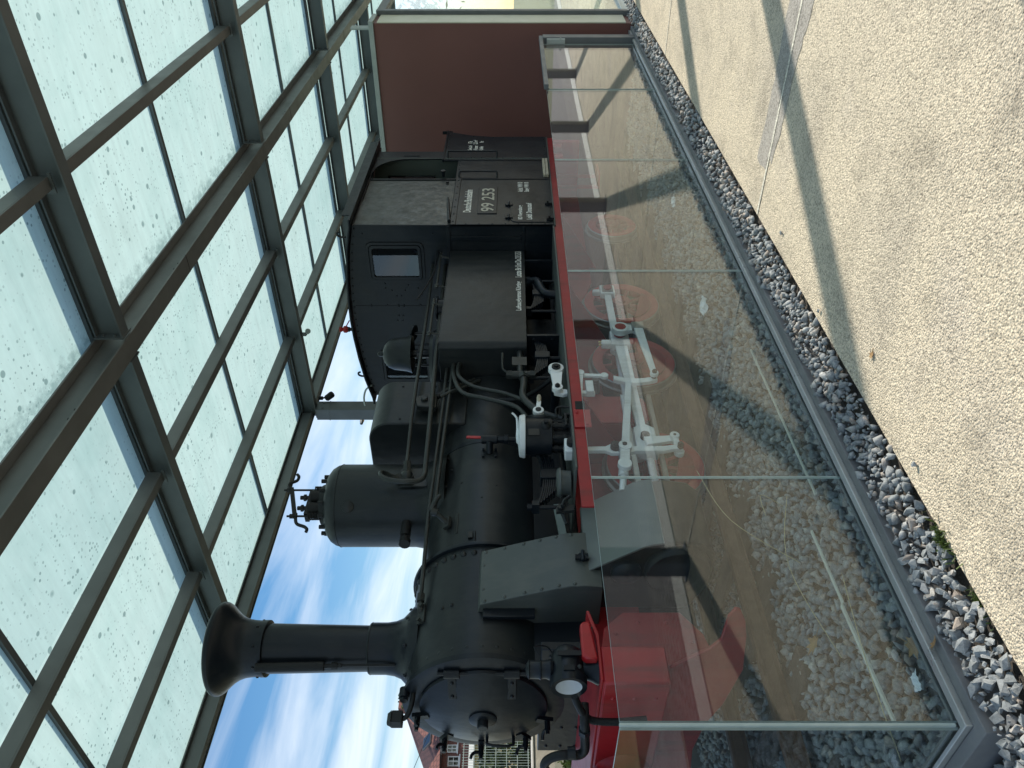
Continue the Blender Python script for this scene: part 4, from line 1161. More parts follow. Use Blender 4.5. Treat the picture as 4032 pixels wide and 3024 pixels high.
for s_ in (-1, 1):
    def yy(v): return YC + s_ * (YC - v)
    q = [(2.552, 1.19), (2.90, 1.12), (3.02, 0.99), (3.02, 0.62), (2.86, 0.50), (2.70, 0.46), (2.552, 0.60)]
    MB().prism(q, 'y', yy(4.19), yy(4.215)).build('frame_side_plate', 'red', loco, 0.004)
    m = MB()
    for (x_, z_) in ((2.62, 1.08), (2.62, 0.92), (2.62, 0.76), (2.86, 1.05), (2.94, 0.90), (2.94, 0.72), (2.80, 0.58)):
        m.dome((x_, yy(4.19), z_), 0.014, (0, s_, 0), 0.7, 8)
    m.build('plate_rivets', 'red', loco)
def half(sg):
    return [(YC + sg * (YC - y), z) for y, z in ((4.80, 0.828), (3.90, 0.828), (3.70, 0.62), (3.62, 0.575), (3.42, 0.570), (3.35, 0.545), (3.36, 0.515), (3.45, 0.475), (3.58, 0.445), (3.90, 0.405), (4.25, 0.455), (4.50, 0.53), (4.80, 0.56))]
for sg in (1, -1):
    pl = MB().prism(half(sg), 'x', 2.43, 2.452)
    po = pl.build('guard_board', 'red', loco, 0.004)
    MB().bar((2.455, YC - sg * 0.70, 0.47), (2.455, YC - sg * 0.70, 0.80), 0.04, 0.03, (1, 0, 0)).build('board_stay', 'red', po)
# --- brake hose on the front beam
m = MB().tube([(2.27, 3.90, 1.36), (2.25, 3.95, 1.34), (2.24, 4.04, 1.30), (2.235, 4.09, 1.24), (2.235, 4.10, 1.10), (2.25, 4.10, 0.95)], 0.021, 10, 4)
m.build('heating_pipe', 'blackm', loco)
m = MB().tube([(2.30, 4.02, 1.30), (2.22, 4.06, 1.30), (2.21, 4.22, 1.29), (2.20, 4.34, 1.285), (2.19, 4.38, 1.32), (2.18, 4.36, 1.40), (2.18, 4.39, 1.47), (2.18, 4.46, 1.51), (2.18, 4.55, 1.50), (2.18, 4.60, 1.44), (2.18, 4.62, 1.30), (2.18, 4.62, 1.1)], 0.027, 12, 4)
bh = m.build('brake_hose', 'blackm', loco)
MB().cyl((2.19, 4.355, 1.335), (2.19, 4.36, 1.38), 0.036, None, 16).cyl((2.21, 4.13, 1.297), (2.21, 4.17, 1.295), 0.036, None, 6).build('hose_clamp', 'black', bh)

# --- headlamp at the near corner
LX, LY, LZ = 2.36, 3.93, 1.385
lamp = MB().lathe([(0.074, -0.02), (0.10, -0.024), (0.104, 0.0), (0.104, 0.03), (0.094, 0.036), (0.092, 0.15), (0.085, 0.19), (0.06, 0.215), (0.0, 0.22)], (LX, LY, LZ), (1, 0, 0), 40, cap=False).build('headlamp', 'black', loco)
MB().lathe([(0.075, -0.018), (0.066, 0.03), (0.045, 0.065), (0.0, 0.08)], (LX, LY, LZ), (1, 0, 0), 32, cap=False).build('reflector', 'lens', lamp)
MB().lathe([(0.052, 0.085), (0.058, 0.10), (0.05, 0.125), (0.05, 0.15), (0.056, 0.155), (0.05, 0.165), (0.05, 0.215), (0.054, 0.22), (0.03, 0.235), (0.0, 0.24)], (LX + 0.09, LY, LZ), (0, 0, 1), 28, cap=False).build('lamp_chimney', 'black', lamp)
MB().lathe([(0.05, -0.085), (0.056, -0.10), (0.066, -0.13), (0.082, -0.16), (0.086, -0.185), (0.0, -0.185)], (LX + 0.09, LY, LZ), (0, 0, 1), 28, cap=False).build('lamp_foot', 'black', lamp)
m = MB().bar((LX + 0.13, LY - 0.10, LZ + 0.06), (LX + 0.13, LY - 0.10, LZ - 0.11), 0.008, 0.03, (0, 1, 0))
m.bar((LX + 0.13, LY - 0.10, LZ - 0.11), (LX + 0.30, LY - 0.10, LZ - 0.135), 0.008, 0.03, (0, 1, 0))
m.box(LX + 0.02, LX + 0.05, LY - 0.112, LY - 0.095, LZ - 0.03, LZ + 0.03)
m.tube([(LX + 0.13, LY - 0.08, LZ + 0.16), (LX + 0.17, LY - 0.10, LZ + 0.19), (LX + 0.20, LY - 0.06, LZ + 0.12), (LX + 0.19, LY, LZ + 0.08)], 0.004, 6, 3)
m.build('lamp_bracket', 'black', lamp)
MB().dome((LX + 0.05, LY - 0.095, LZ - 0.06), 0.014, (0, -1, 0), 0.5, 10).dome((LX + 0.05, LY - 0.095, LZ + 0.02), 0.01, (0, -1, 0), 0.8, 8).build('lamp_catch', 'boilerb', lamp)

# --- wheels
def make_wheel(x, z, r, yf, out, spokes, cw, name='driving_wheel'):
    """yf: outer face; out: -1 near side, +1 far side"""
    tw = 0.085
    t = MB().lathe([(r - 0.05, 0.0), (r - 0.012, 0.0), (r, 0.008), (r + 0.004, tw - 0.03), (r + 0.026, tw - 0.024), (r + 0.026, tw), (r - 0.05, tw), (r - 0.05, 0.0)], (x, yf, z), (0, -out, 0), 56, cap=False)
    w = t.build(name, 'tyre', loco)
    MB().lathe([(r - 0.105, 0.004), (r - 0.04, -0.003), (r - 0.012, -0.004), (r - 0.012, 0.004), (r - 0.045, 0.07), (r - 0.105, 0.07), (r - 0.105, 0.004)], (x, yf, z), (0, -out, 0), 56, cap=False).build('rim', 'redb', w)
    hb = MB().cyl((x, yf + out * 0.03, z), (x, yf - out * 0.09, z), 0.095, None, 28).cyl((x, yf + out * 0.045, z), (x, yf + out * 0.03, z), 0.05, None, 24)
    hb.build('hub', 'red', w)
    for k in range(spokes):
        a = 2 * math.pi * (k + 0.5) / spokes
        d = Vector((math.cos(a), 0, math.sin(a)))
        c = Vector((x, yf - out * 0.035, z))
        MB().bar(c + d * 0.08, c + d * (r - 0.08), 0.05, 0.036, (0, 1, 0)).build('spoke', 'red', w, 0.008)
    if cw:
        a0, a1 = cw
        pts = []
        ri, ro = r * 0.42, r - 0.09
        for k in range(13):
            a = R(a0 + (a1 - a0) * k / 12); pts.append((x + ro * math.cos(a), z + ro * math.sin(a)))
        pa, pb = Vector(pts[-1]), Vector(pts[0])
        for k in range(1, 6):
            q_ = pa.lerp(pb, k / 6); pts.append((q_.x, q_.y))
        MB().prism(pts, 'y', yf + out * 0.012, yf - out * 0.05).build('counterweight', 'red', w, 0.004)
    return w
WZ = 0.565; WR = 0.393
for side in (-1, 1):
    yf = YC + side * 0.575
    make_wheel(6.85, WZ, WR, yf, side, 9, (200, 310))
    make_wheel(5.82, WZ, WR, yf, side, 9, (190, 350))
    make_wheel(4.43, WZ, WR, yf, side, 9, (200, 310))
    make_wheel(8.66, WZ - 0.09, 0.303, yf, side, 0 or 7, None, 'carrying_wheel')
for xx, zz in ((6.85, WZ), (5.82, WZ), (4.43, WZ), (8.66, WZ - 0.09)):
    MB().cyl((xx, YC - 0.5, zz), (xx, YC + 0.5, zz), 0.06, None, 16).build('axle', 'blackm', loco)

# --- rods and valve gear (near side), white painted
def rod(name, a, b, y, h0, h1, t=0.022, e0=None, e1=None, parent=loco, mat='white', mid=None):
    """flat forged rod from a to b in a plane of constant y with round eyes"""
    a, b = Vector(a), Vector(b)
    d = (b - a).normalized(); n = Vector((-d.y, d.x))
    m = MB()
    m.prism([tuple(a + n * h0), tuple(b + n * h1), tuple(b - n * h1), tuple(a - n * h0)], 'y', y - t / 2, y + t / 2)
    if e0: m.cyl((a.x, y - t * 0.72, a.y), (a.x, y + t * 0.72, a.y), e0, None, 24)
    if e1: m.cyl((b.x, y - t * 0.72, b.y), (b.x, y + t * 0.72, b.y), e1, None, 24)
    return m.build(name, mat, parent, 0.003)
def pin(x, z, y0, y1, r, parent, mat='blackm'):
    return MB().cyl((x, y0, z), (x, y1, z), r, None, 16).cyl((x, y0, z), (x, y0 - 0.012, z), r * 0.55, None, 6).build('pin', mat, parent)
PO = Vector((-0.055, 0.165))
pr_, pm_, pf_ = (6.85 + PO.x, WZ + PO.y), (5.82 + PO.x, WZ + PO.y), (4.43 + PO.x, WZ + PO.y)
cr = rod('coupling_rod', pr_, pm_, 4.06, 0.034, 0.034, 0.03)
m = MB().prism([(pr_[0] - 0.08, pr_[1] - 0.075), (pr_[0] + 0.085, pr_[1] - 0.075), (pr_[0] + 0.085, pr_[1] + 0.075), (pr_[0] - 0.08, pr_[1] + 0.075)], 'y', 4.025, 4.095)
m.box(pr_[0] - 0.04, pr_[0] + 0.01, 4.03, 4.09, pr_[1] + 0.075, pr_[1] + 0.15).build('rod_end', 'white', cr, 0.012)
MB().box(pr_[0] - 0.055, pr_[0] + 0.055, 4.012, 4.025, pr_[1] - 0.055, pr_[1] + 0.055).build('bearing_plate', 'tyre', cr)
MB().cyl((pr_[0], 4.0, pr_[1]), (pr_[0], 4.2, pr_[1]), 0.042, None, 20).build('crank_pin', 'red', cr)
cr2 = rod('coupling_rod', pm_, pf_, 4.06, 0.034, 0.034, 0.03, 0.07, 0.08)
MB().cyl((pf_[0], 4.0, pf_[1]), (pf_[0], 4.2, pf_[1]), 0.042, None, 20).build('crank_pin', 'red', cr2)
con = rod('connecting_rod', (pm_[0] - 0.06, pm_[1]), (4.36, 0.69), 3.93, 0.055, 0.032, 0.034)
m = MB().prism([(pm_[0] - 0.14, pm_[1] - 0.085), (pm_[0] + 0.07, pm_[1] - 0.085), (pm_[0] + 0.09, pm_[1] - 0.05), (pm_[0] + 0.09, pm_[1] + 0.05), (pm_[0] + 0.07, pm_[1] + 0.085), (pm_[0] - 0.14, pm_[1] + 0.085)], 'y', 3.895, 3.965)
m.box(pm_[0] - 0.13, pm_[0] - 0.06, 3.90, 3.96, pm_[1] + 0.085, pm_[1] + 0.17).build('big_end', 'white', con, 0.01)
MB().cyl((pm_[0], 3.86, pm_[1]), (pm_[0], 4.2, pm_[1]), 0.05, None, 20).build('crank_pin', 'red', con)
m = MB()
for i in (0, 1):
    m.cyl((pm_[0] - 0.115 + 0.04 * i, 3.92, pm_[1] + 0.17), (pm_[0] - 0.115 + 0.04 * i, 3.92, pm_[1] + 0.195), 0.01, None, 6)
m.build('oiler', 'brass', con)
# return crank and eccentric rod
re_ = (pm_[0] - 0.0, pm_[1] - 0.155)
rc = rod('return_crank', pm_, re_, 3.83, 0.06, 0.035, 0.04, 0.075, 0.05)
MB().cyl((pm_[0], 3.80, pm_[1]), (pm_[0], 3.81, pm_[1]), 0.05, None, 20).build('crank_cap', 'red', rc)
MB().box(re_[0] - 0.045, re_[0] + 0.06, 3.785, 3.825, re_[1] - 0.055, re_[1] + 0.055).build('rod_bearing', 'tyre', rc, 0.008)
lk_b = (5.06, 0.53)
er = rod('eccentric_rod', (re_[0] - 0.03, re_[1]), lk_b, 3.80, 0.04, 0.022, 0.022, None, 0.035)
pin(lk_b[0], lk_b[1], 3.77, 3.86, 0.02, er)
# expansion link (curved slotted bar)
m = MB(); pts = []
for k in range(13):
    z_ = 0.50 + 0.36 * k / 12
    pts.append((5.02 + 0.32 * (z_ - 0.68) ** 2 * 4, z_))
ou = [(p[0] - 0.03, p[1]) for p in pts] + [(p[0] + 0.03, p[1]) for p in reversed(pts)]
el_ = m.prism(ou, 'y', 3.84, 3.875).build('expansion_link', 'white', loco, 0.004)
# motion bracket, red, with slide bar
m = MB().prism([(4.66, 1.14), (5.16, 1.14), (5.16, 1.0), (5.02, 0.98), (4.99, 0.92), (4.99, 0.68), (4.96, 0.62), (4.90, 0.60), (4.70, 0.60), (4.66, 0.64)], 'y', 3.985, 4.01)
m.box(4.66, 4.685, 4.01, 4.40, 0.64, 1.16)
mbk = m.build('motion_bracket', 'red', loco, 0.004)
m = MB()
for (x_, z_) in ((4.72, 1.08), (4.82, 1.08), (4.92, 1.08), (4.72, 0.72), (4.92, 0.72), (4.82, 0.66)):
    m.dome((x_, 3.985, z_), 0.014, (0, -1, 0), 0.7, 8)
m.build('bolts', 'red', mbk)
MB().cyl((5.06, 3.99, 1.01), (5.06, 3.88, 1.01), 0.045, 0.035, 20).cyl((5.06, 3.88, 1.01), (5.06, 3.86, 1.01), 0.03, None, 6).build('link_bearing', 'greyp', mbk)
MB().box(3.80, 4.98, 3.955, 3.995, 0.765, 0.805).build('slide_bar', 'white', loco, 0.004)
MB().box(3.80, 4.98, 3.955, 3.995, 0.555, 0.59).build('slide_bar', 'tyre', loco, 0.004)
# crosshead, piston rod, union link
m = MB().prism([(4.22, 0.60), (4.50, 0.60), (4.54, 0.66), (4.54, 0.72), (4.50, 0.765), (4.26, 0.765), (4.22, 0.72)], 'y', 3.90, 3.985)
ch = m.build('crosshead', 'white', loco, 0.008)
pin(4.38, 0.69, 3.86, 3.92, 0.035, ch)
MB().cyl((3.80, 3.99, 0.66), (4.24, 3.99, 0.66), 0.03, None, 18).build('piston_rod', 'white', ch)
rod('drop_arm', (4.30, 0.70), (4.33, 0.48), 3.87, 0.045, 0.03, 0.03, None, 0.038, ch)
pin(4.33, 0.48, 3.83, 3.88, 0.022, ch)
rod('union_link', (4.33, 0.48), (4.15, 0.475), 3.84, 0.022, 0.022, 0.026, 0.036, 0.036, ch)
# combination lever
cl_ = MB().prism([(4.115, 1.20), (4.155, 1.20), (4.16, 1.02), (4.185, 0.98), (4.185, 0.86), (4.16, 0.80), (4.165, 0.60), (4.175, 0.53), (4.175, 0.455), (4.13, 0.455), (4.13, 0.53), (4.11, 0.60), (4.11, 0.80), (4.09, 0.86), (4.09, 0.98), (4.115, 1.02)], 'y', 3.785, 3.82)
comb = cl_.build('combination_lever', 'white', loco, 0.005)
MB().box(4.06, 4.20, 3.74, 3.84, 1.20, 1.32).build('lever_head', 'white', comb, 0.008)
MB().cyl((4.13, 3.74, 1.27), (4.13, 3.70, 1.27), 0.036, None, 18).build('head_bolt', 'blackm', comb)
pin(4.14, 0.95, 3.745, 3.79, 0.036, comb); pin(4.135, 0.885, 3.745, 3.79, 0.034, comb); pin(4.15, 0.475, 3.75, 3.79, 0.022, comb)
rod('radius_rod', (5.03, 0.74), (4.13, 0.875), 3.855, 0.026, 0.030, 0.026, None, 0.045)
rod('valve_link', (4.13, 0.88), (3.94, 0.905), 3.76, 0.034, 0.034, 0.028, 0.05, 0.05)
vs_ = MB().cyl((3.76, 3.84, 0.935), (3.96, 3.80, 0.905), 0.024, None, 16).cyl((3.88, 3.815, 0.918), (3.94, 3.80, 0.908), 0.036, None, 8)
vs_.build('valve_spindle', 'white', loco)
# reversing shaft arms and lifting links
rv = rod('reversing_arm', (4.985, 1.345), (4.735, 1.345), 3.70, 0.052, 0.03, 0.03, 0.062, 0.042)
pin(4.985, 1.345, 3.665, 3.70, 0.036, rv); pin(4.735, 1.345, 3.665, 3.70, 0.02, rv)
MB().cyl((4.985, 3.72, 1.345), (4.985, 4.35, 1.345), 0.035, None, 16).build('reversing_shaft', 'black', rv)
m = MB().prism([(4.715, 1.37), (4.765, 1.37), (4.765, 1.30), (4.75, 1.25), (4.74, 1.05), (4.70, 1.05), (4.71, 1.25), (4.69, 1.30)], 'y', 3.725, 3.76)
m.build('lifting_link', 'white', loco, 0.006)
rod('lifter_rod', (4.93, 1.155), (4.49, 1.19), 3.70, 0.024, 0.02, 0.022, 0.034, 0.026)
rod('lifter_link', (4.93, 1.155), (4.92, 0.96), 3.72, 0.017, 0.017, 0.02, 0.026, 0.032)
MB().box(4.70, 4.84, 3.70, 3.76, 1.06, 1.12).build('lifter_block', 'white', loco, 0.004)
MB().box(4.43, 4.53, 3.66, 3.75, 1.15, 1.225).box(4.42, 4.44, 3.70, 3.74, 1.225, 1.30).box(4.30, 4.44, 3.70, 3.72, 1.29, 1.31).build('lubricator_drive', 'blackm', loco, 0.004)
m = MB().box(4.22, 4.42, 3.652, 3.664, 1.12, 1.245)
for (x_, z_) in ((4.25, 1.15), (4.38, 1.22)):
    m.dome((x_, 3.652, z_), 0.014, (0, -1, 0), 0.8, 6)
m.build('bracket_plate', 'redb', loco, 0.004)

# --- leaf springs above the running board
def leaf_spring(cx, y, zt):
    w = MB()
    for k in range(7):
        hl = 0.30 - k * 0.022
        z0 = zt - k * 0.0145
        pts_t, pts_b = [], []
        for i in range(9):
            u = -1 + 2 * i / 8
            zz = z0 + 0.05 * (u * hl / 0.30) ** 2
            pts_t.append((cx + u * hl, zz)); pts_b.append((cx + u * hl, zz - 0.0105))
        w.prism(pts_t + pts_b[::-1], 'y', y - 0.035, y + 0.035)
    sp_ = w.build('leaf_spring', 'black', loco, smooth=False)
    MB().box(cx - 0.045, cx + 0.045, y - 0.05, y + 0.05, zt - 0.115, zt + 0.02).build('spring_buckle', 'black', sp_, 0.004)
    for s_ in (-1, 1):
        m = MB()
        m.box(cx + s_ * 0.29 - 0.02, cx + s_ * 0.29 + 0.02, y - 0.045, y + 0.045, zt + 0.035, zt + 0.085)
        m.cyl((cx + s_ * 0.29, y, 1.26), (cx + s_ * 0.29, y, zt + 0.12), 0.015, None, 10)
        m.cyl((cx + s_ * 0.29, y, zt + 0.085), (cx + s_ * 0.29, y, zt + 0.12), 0.026, None, 6)
        m.build('spring_hanger', 'black', sp_)
    MB().cyl((cx, y, 1.26), (cx, y, zt - 0.11), 0.02, None, 10).build('spring_post', 'black', sp_)
leaf_spring(4.02, 3.97, 1.475)
leaf_spring(5.62, 4.05, 1.475)
leaf_spring(6.70, 4.05, 1.475)
# oil box below the spring
m = MB().lathe([(0.0, 0.0), (0.09, 0.003), (0.105, 0.015), (0.108, 0.03), (0.09, 0.034), (0.085, 0.10)], (3.90, 3.90, 1.385), (0, 0, -1), 28, cap=False)
m.build('oil_box', 'greyp', loco)
m = MB()
m.tube([(3.62, 4.02, 1.32), (3.74, 3.98, 1.36), (3.80, 3.98, 1.33), (4.10, 3.98, 1.31), (4.3, 4.0, 1.32)], 0.014, 8, 3)
m.tube([(3.70, 3.83, 1.30), (3.66, 3.83, 1.345), (3.61, 3.83, 1.36)], 0.012, 8)
m.prism([(3.60, 1.28), (3.66, 1.28), (3.63, 1.40), (3.585, 1.40)], 'y', 3.86, 3.885)
m.cyl((3.62, 3.86, 1.37), (3.62, 3.84, 1.37), 0.022, None, 12)
m.build('drain_gear', 'boilerb', loco)
MB().bar((3.55, 4.33, 1.30), (4.05, 4.30, 1.36), 0.05, 0.05).build('light_strut', 'coping', loco)

# --- lubricator
LBX, LBY = 4.33, 3.84
lub = MB().lathe([(0.115, 1.40), (0.14, 1.405), (0.142, 1.595), (0.15, 1.60), (0.15, 1.605), (0.0, 1.605)], (LBX, LBY, 0), (0, 0, 1), 36).build('lubricator', 'black', loco)
MB().lathe([(0.163, 1.602), (0.165, 1.612), (0.158, 1.642), (0.14, 1.648), (0.06, 1.655), (0.05, 1.668), (0.0, 1.672)], (LBX, LBY, 0), (0, 0, 1), 40).build('lid', 'white', lub)
MB().tube([(LBX - 0.1, LBY - 0.01, 1.65), (LBX + 0.05, LBY - 0.03, 1.66), (LBX + 0.13, LBY - 0.07, 1.664), (LBX + 0.165, LBY - 0.09, 1.70)], 0.008, 8, 2).build('lid_handle', 'white', lub)
MB().lathe([(0.10, 0.0), (0.095, 0.03), (0.05, 0.04), (0.0, 0.042)], (LBX + 0.13, LBY - 0.05, 1.50), (0.6, -0.8, 0), 24).build('ratchet_cover', 'black', lub)
q0 = Vector((LBX + 0.17, LBY - 0.105, 1.50))
m = MB().cyl(q0 + Vector((0, 0.02, 0)), q0 + Vector((0, -0.015, 0)), 0.042, None, 20).bar(q0 + Vector((0.03, 0, 0)), q0 + Vector((0.115, 0, -0.008)), 0.02, 0.034)
m.build('crank', 'white', lub, 0.003)
MB().cyl(q0 + Vector((0, -0.015, 0)), q0 + Vector((0, -0.022, 0)), 0.022, None, 12).build('crank_nut', 'blackm', lub)
MB().lathe([(0.012, 0.10), (0.017, 0.12), (0.019, 0.16), (0.014, 0.185), (0.0, 0.19)], q0, (1, 0, -0.06), 14).build('crank_grip', 'wood', lub)
m = MB().cyl((LBX, LBY, 1.262), (LBX, LBY, 1.275), 0.15, None, 24).cyl((LBX, LBY, 1.275), (LBX, LBY, 1.40), 0.075, None, 20)
for k in range(7):
    t = 2 * math.pi * k / 7 + 0.2
    px, py = LBX + 0.105 * math.cos(t), LBY + 0.105 * math.sin(t)
    m.cyl((px, py, 1.275), (px, py, 1.41), 0.02, None, 10).cyl((px, py, 1.30), (px, py, 1.325), 0.03, None, 6).cyl((px, py, 1.36), (px, py, 1.385), 0.028, None, 6)
m.tube([(LBX + 0.1, LBY - 0.1, 1.36), (LBX + 0.16, LBY - 0.12, 1.37), (LBX + 0.19, LBY - 0.13, 1.34), (LBX + 0.17, LBY - 0.14, 1.27)], 0.008, 6, 2)
m.dome((LBX - 0.03, LBY - 0.13, 1.45), 0.04, (-0.2, -1, 0), 0.8, 14).cyl((LBX - 0.03, LBY - 0.15, 1.45), (LBX - 0.04, LBY - 0.19, 1.45), 0.018, None, 6)
m.build('pump_units', 'blackm', lub)
MB().box(LBX - 0.13, LBX - 0.06, LBY - 0.128, LBY - 0.122, 1.50, 1.58).build('maker_plate', 'boilerb', lub)

# --- boiler valve with red lever
VX, VY = 4.72, 4.22
vb = MB().cyl((VX, VY, 1.82), (VX, VY, 1.95), 0.038, None, 20).cyl((VX, VY, 1.76), (VX, VY, 1.82), 0.03, None, 6).cyl((VX, VY, 1.73), (VX, VY, 1.765), 0.042, None, 6)
vb.cyl((VX, VY, 1.60), (VX, VY, 1.74), 0.022, None, 12).cyl((VX - 0.02, VY, 1.885), (VX - 0.07, VY + 0.09, 1.885), 0.03, None, 12)
vb.obox((VX - 0.08, VY + 0.10, 1.885), (1, 0, 0), (0.4, 1, 0), (0, 0, 1), 0.055, 0.012, 0.07)
for sz in (-0.05, 0.05):
    for sx in (-0.04, 0.04):
        vb.cyl((VX - 0.08 + sx, VY + 0.09, 1.885 + sz), (VX - 0.08 + sx, VY + 0.065, 1.885 + sz), 0.012, None, 6)
valve = vb.build('boiler_valve', 'black', loco, 0.003)
MB().bar((VX, VY - 0.02, 1.955), (VX + 0.005, VY - 0.02, 2.075), 0.014, 0.028).build('lever', 'redb', valve, 0.005)
# second handle-valve high on the boiler
m = MB().obox((3.93, 4.40, 2.16), (1, 0, 0), (0, 0.66, 0.75), (0, -0.75, 0.66), 0.10, 0.075, 0.005)
m.obox((3.95, 4.375, 2.19), (1, 0, 0), (0, 0.66, 0.75), (0, -0.75, 0.66), 0.05, 0.03, 0.015)
m.cyl((3.95, 4.37, 2.19), (3.99, 4.31, 2.27), 0.02, None, 12).cyl((3.99, 4.31, 2.26), (4.0, 4.30, 2.31), 0.03, None, 12)
m.tube([(4.0, 4.30, 2.30), (4.03, 4.29, 2.30), (4.09, 4.26, 2.27), (4.115, 4.25, 2.245)], [0.024, 0.022, 0.018, 0.014], 10, 2)
m.build('cock_valve', 'pipe', loco, 0.003)
MB().obox((3.76, 4.31, 2.00), (1, 0, 0), (0, 0.25, 0.97), (0, -0.97, 0.25), 0.05, 0.035, 0.006).box(3.73, 3.79, 4.285, 4.315, 1.985, 2.02).build('small_fitting', 'boilerb', loco, 0.003)
m = MB()
for (x_, a_) in ((4.35, 25), (4.15, 5), (4.28, -8)):
    d = Vector((0, -math.cos(R(a_)), math.sin(R(a_))))
    m.dome(Vector((x_, YC, ZC)) + d * RB, 0.009, d, 0.6, 8)
m.build('boiler_studs', 'blackm', boiler)

# --- pipes and handrail along the boiler
m = MB().tube([(4.56, 4.34, 2.555), (4.75, 4.33, 2.56), (5.2, 4.25, 2.56), (6.7, 4.16, 2.555), (7.48, 4.12, 2.57)], 0.016, 10, 3)
m.build('steam_pipe', 'pipe', loco)
m = MB().tube([(4.44, 4.40, 2.61), (4.43, 4.36, 2.67), (4.42, 4.31, 2.72), (4.38, 4.28, 2.74), (4.31, 4.26, 2.70), (4.27, 4.25, 2.60), (4.265, 4.25, 2.50), (4.29, 4.26, 2.42), (4.36, 4.27, 2.39), (4.5, 4.27, 2.39), (5.2, 4.20, 2.395), (6.0, 4.17, 2.41), (7.48, 4.14, 2.43)], 0.021, 12, 4)
m.build('loop_pipe', 'pipe', loco)
m = MB().dome((4.47, 4.40, 2.55), 0.055, (0, -1, 0), 1.0, 16).cyl((4.47, 4.46, 2.55), (4.47, 4.38, 2.55), 0.055, None, 16)
m.cyl((4.47, 4.40, 2.57), (4.45, 4.40, 2.64), 0.036, None, 6).cyl((4.49, 4.38, 2.55), (4.58, 4.34, 2.555), 0.034, None, 6)
m.obox((4.50, 4.445, 2.50), (1, 0, 0), (0, 1, 0), (0, 0, 1), 0.10, 0.008, 0.11)
m.build('dome_cock', 'pipe', loco)
m = MB().tube([(3.27, 4.46, 2.335), (3.6, 4.42, 2.335), (4.0, 4.33, 2.33), (4.6, 4.27, 2.315), (5.58, 4.23, 2.30), (7.0, 4.20, 2.31)], 0.015, 10, 3)
m.cyl((3.30, 4.458, 2.335), (3.36, 4.452, 2.335), 0.028, None, 6)
m.build('blower_line', 'pipe', loco)
m = MB().tube([(4.02, 4.30, 2.285), (4.6, 4.28, 2.275), (5.5, 4.22, 2.25), (6.0, 4.20, 2.25)], 0.017, 10, 3)
m.build('feed_line', 'pipe', loco)
m = MB().tube([(3.28, 4.47, 2.335), (3.24, 4.475, 2.33), (3.215, 4.50, 2.31)], 0.022, 10, 2)
m.obox((3.21, 4.475, 2.32), (1, 0, 0), (0, 0.56, 0.83), (0, -0.83, 0.56), 0.075, 0.03, 0.008)
m.cyl((3.155, 4.465, 2.33), (3.155, 4.447, 2.342), 0.014, None, 6).cyl((3.265, 4.455, 2.32), (3.265, 4.437, 2.332), 0.014, None, 6)
m.build('pipe_flange', 'pipe', loco)
# hoses dropping to the lubricator and the tank cock
for pts in ([(5.75, 4.18, 2.24), (5.50, 4.16, 2.22), (5.24, 4.14, 2.13), (5.10, 4.10, 1.91), (4.93, 4.05, 1.66), (4.62, 3.95, 1.56), (4.46, 3.88, 1.54)],
            [(5.75, 4.17, 2.18), (5.50, 4.15, 2.18), (5.32, 4.14, 2.03), (5.17, 4.10, 1.75), (4.93, 4.02, 1.55), (4.60, 3.92, 1.49), (4.46, 3.88, 1.49)],
            [(5.29, 4.23, 2.33), (5.35, 4.22, 2.24), (5.45, 4.24, 2.12), (5.62, 4.30, 2.0)],
            [(5.33, 4.26, 2.36), (5.40, 4.24, 2.28), (5.50, 4.26, 2.16), (5.66, 4.32, 2.05)]):
    MB().tube(pts, 0.019, 10, 4).build('copper_hose', 'pipe', loco)
m = MB().tube([(5.26, 3.99, 1.60), (5.15, 3.99, 1.60), (5.0, 3.98, 1.61), (4.86, 3.96, 1.56), (4.70, 3.93, 1.45), (4.62, 3.92, 1.30)], 0.030, 12, 4)
m.build('feed_hose', 'pipe', loco)
m = MB().cyl((5.31, 4.0, 1.52), (5.31, 4.0, 1.74), 0.034, None, 14).cyl((5.31, 4.0, 1.50), (5.31, 4.0, 1.545), 0.04, None, 6).cyl((5.31, 4.0, 1.70), (5.31, 4.0, 1.75), 0.04, None, 6)
m.cyl((5.31, 4.0, 1.61), (5.24, 3.99, 1.60), 0.042, None, 6).cyl((5.31, 4.0, 1.63), (5.70, 4.04, 1.63), 0.026, None, 12)
m.tube([(5.31, 3.97, 1.75), (5.34, 3.96, 1.78), (5.42, 3.955, 1.785), (5.56, 3.95, 1.785)], 0.009, 8)
m.box(5.44, 5.56, 3.99, 4.01, 1.57, 1.70)
m.build('tank_cock', 'pipe', loco)
MB().tube([(5.28, 4.0, 1.33), (5.3, 4.25, 1.60), (5.34, 4.30, 1.85)], 0.022, 10, 3).build('rear_pipe', 'blackm', loco)

# --- side tanks
for s_ in (-1, 1):
    def yy(v): return YC + s_ * (YC - v)
    prof = []
    yo, yi, xf, rr_ = 3.95, 4.36, 5.70, 0.06
    prof = [(7.478, yy(yo))]
    for k in range(7):
        a = math.pi / 2 * k / 6
        prof.append((xf + rr_ - rr_ * math.sin(a), yy(yo + rr_ - rr_ * math.cos(a))))
    prof += [(xf, yy(yi)), (7.478, yy(yi))]
    tk = MB().prism(prof, 'z', 1.565, 2.365).build('side_tank', 'worn' if False else 'boilerb', loco, 0.004)
    if s_ == -1: tank = tk
    MB().box(5.72, 7.478, min(yy(3.955), yy(4.40)), max(yy(3.955), yy(4.40)), 2.3655, 2.372).build('tank_top', 'black', tk)
    MB().lathe([(0.10, 0.0), (0.10, 0.07), (0.125, 0.075), (0.125, 0.09), (0.0, 0.10)], (6.62, yy(4.15), 2.372), (0, 0, 1), 28).build('filler', 'black', tk)
MB().box(5.85, 5.88, 3.96, 4.30, 1.268, 1.564).build('tank_support', 'black', loco, 0.003)
m = MB()
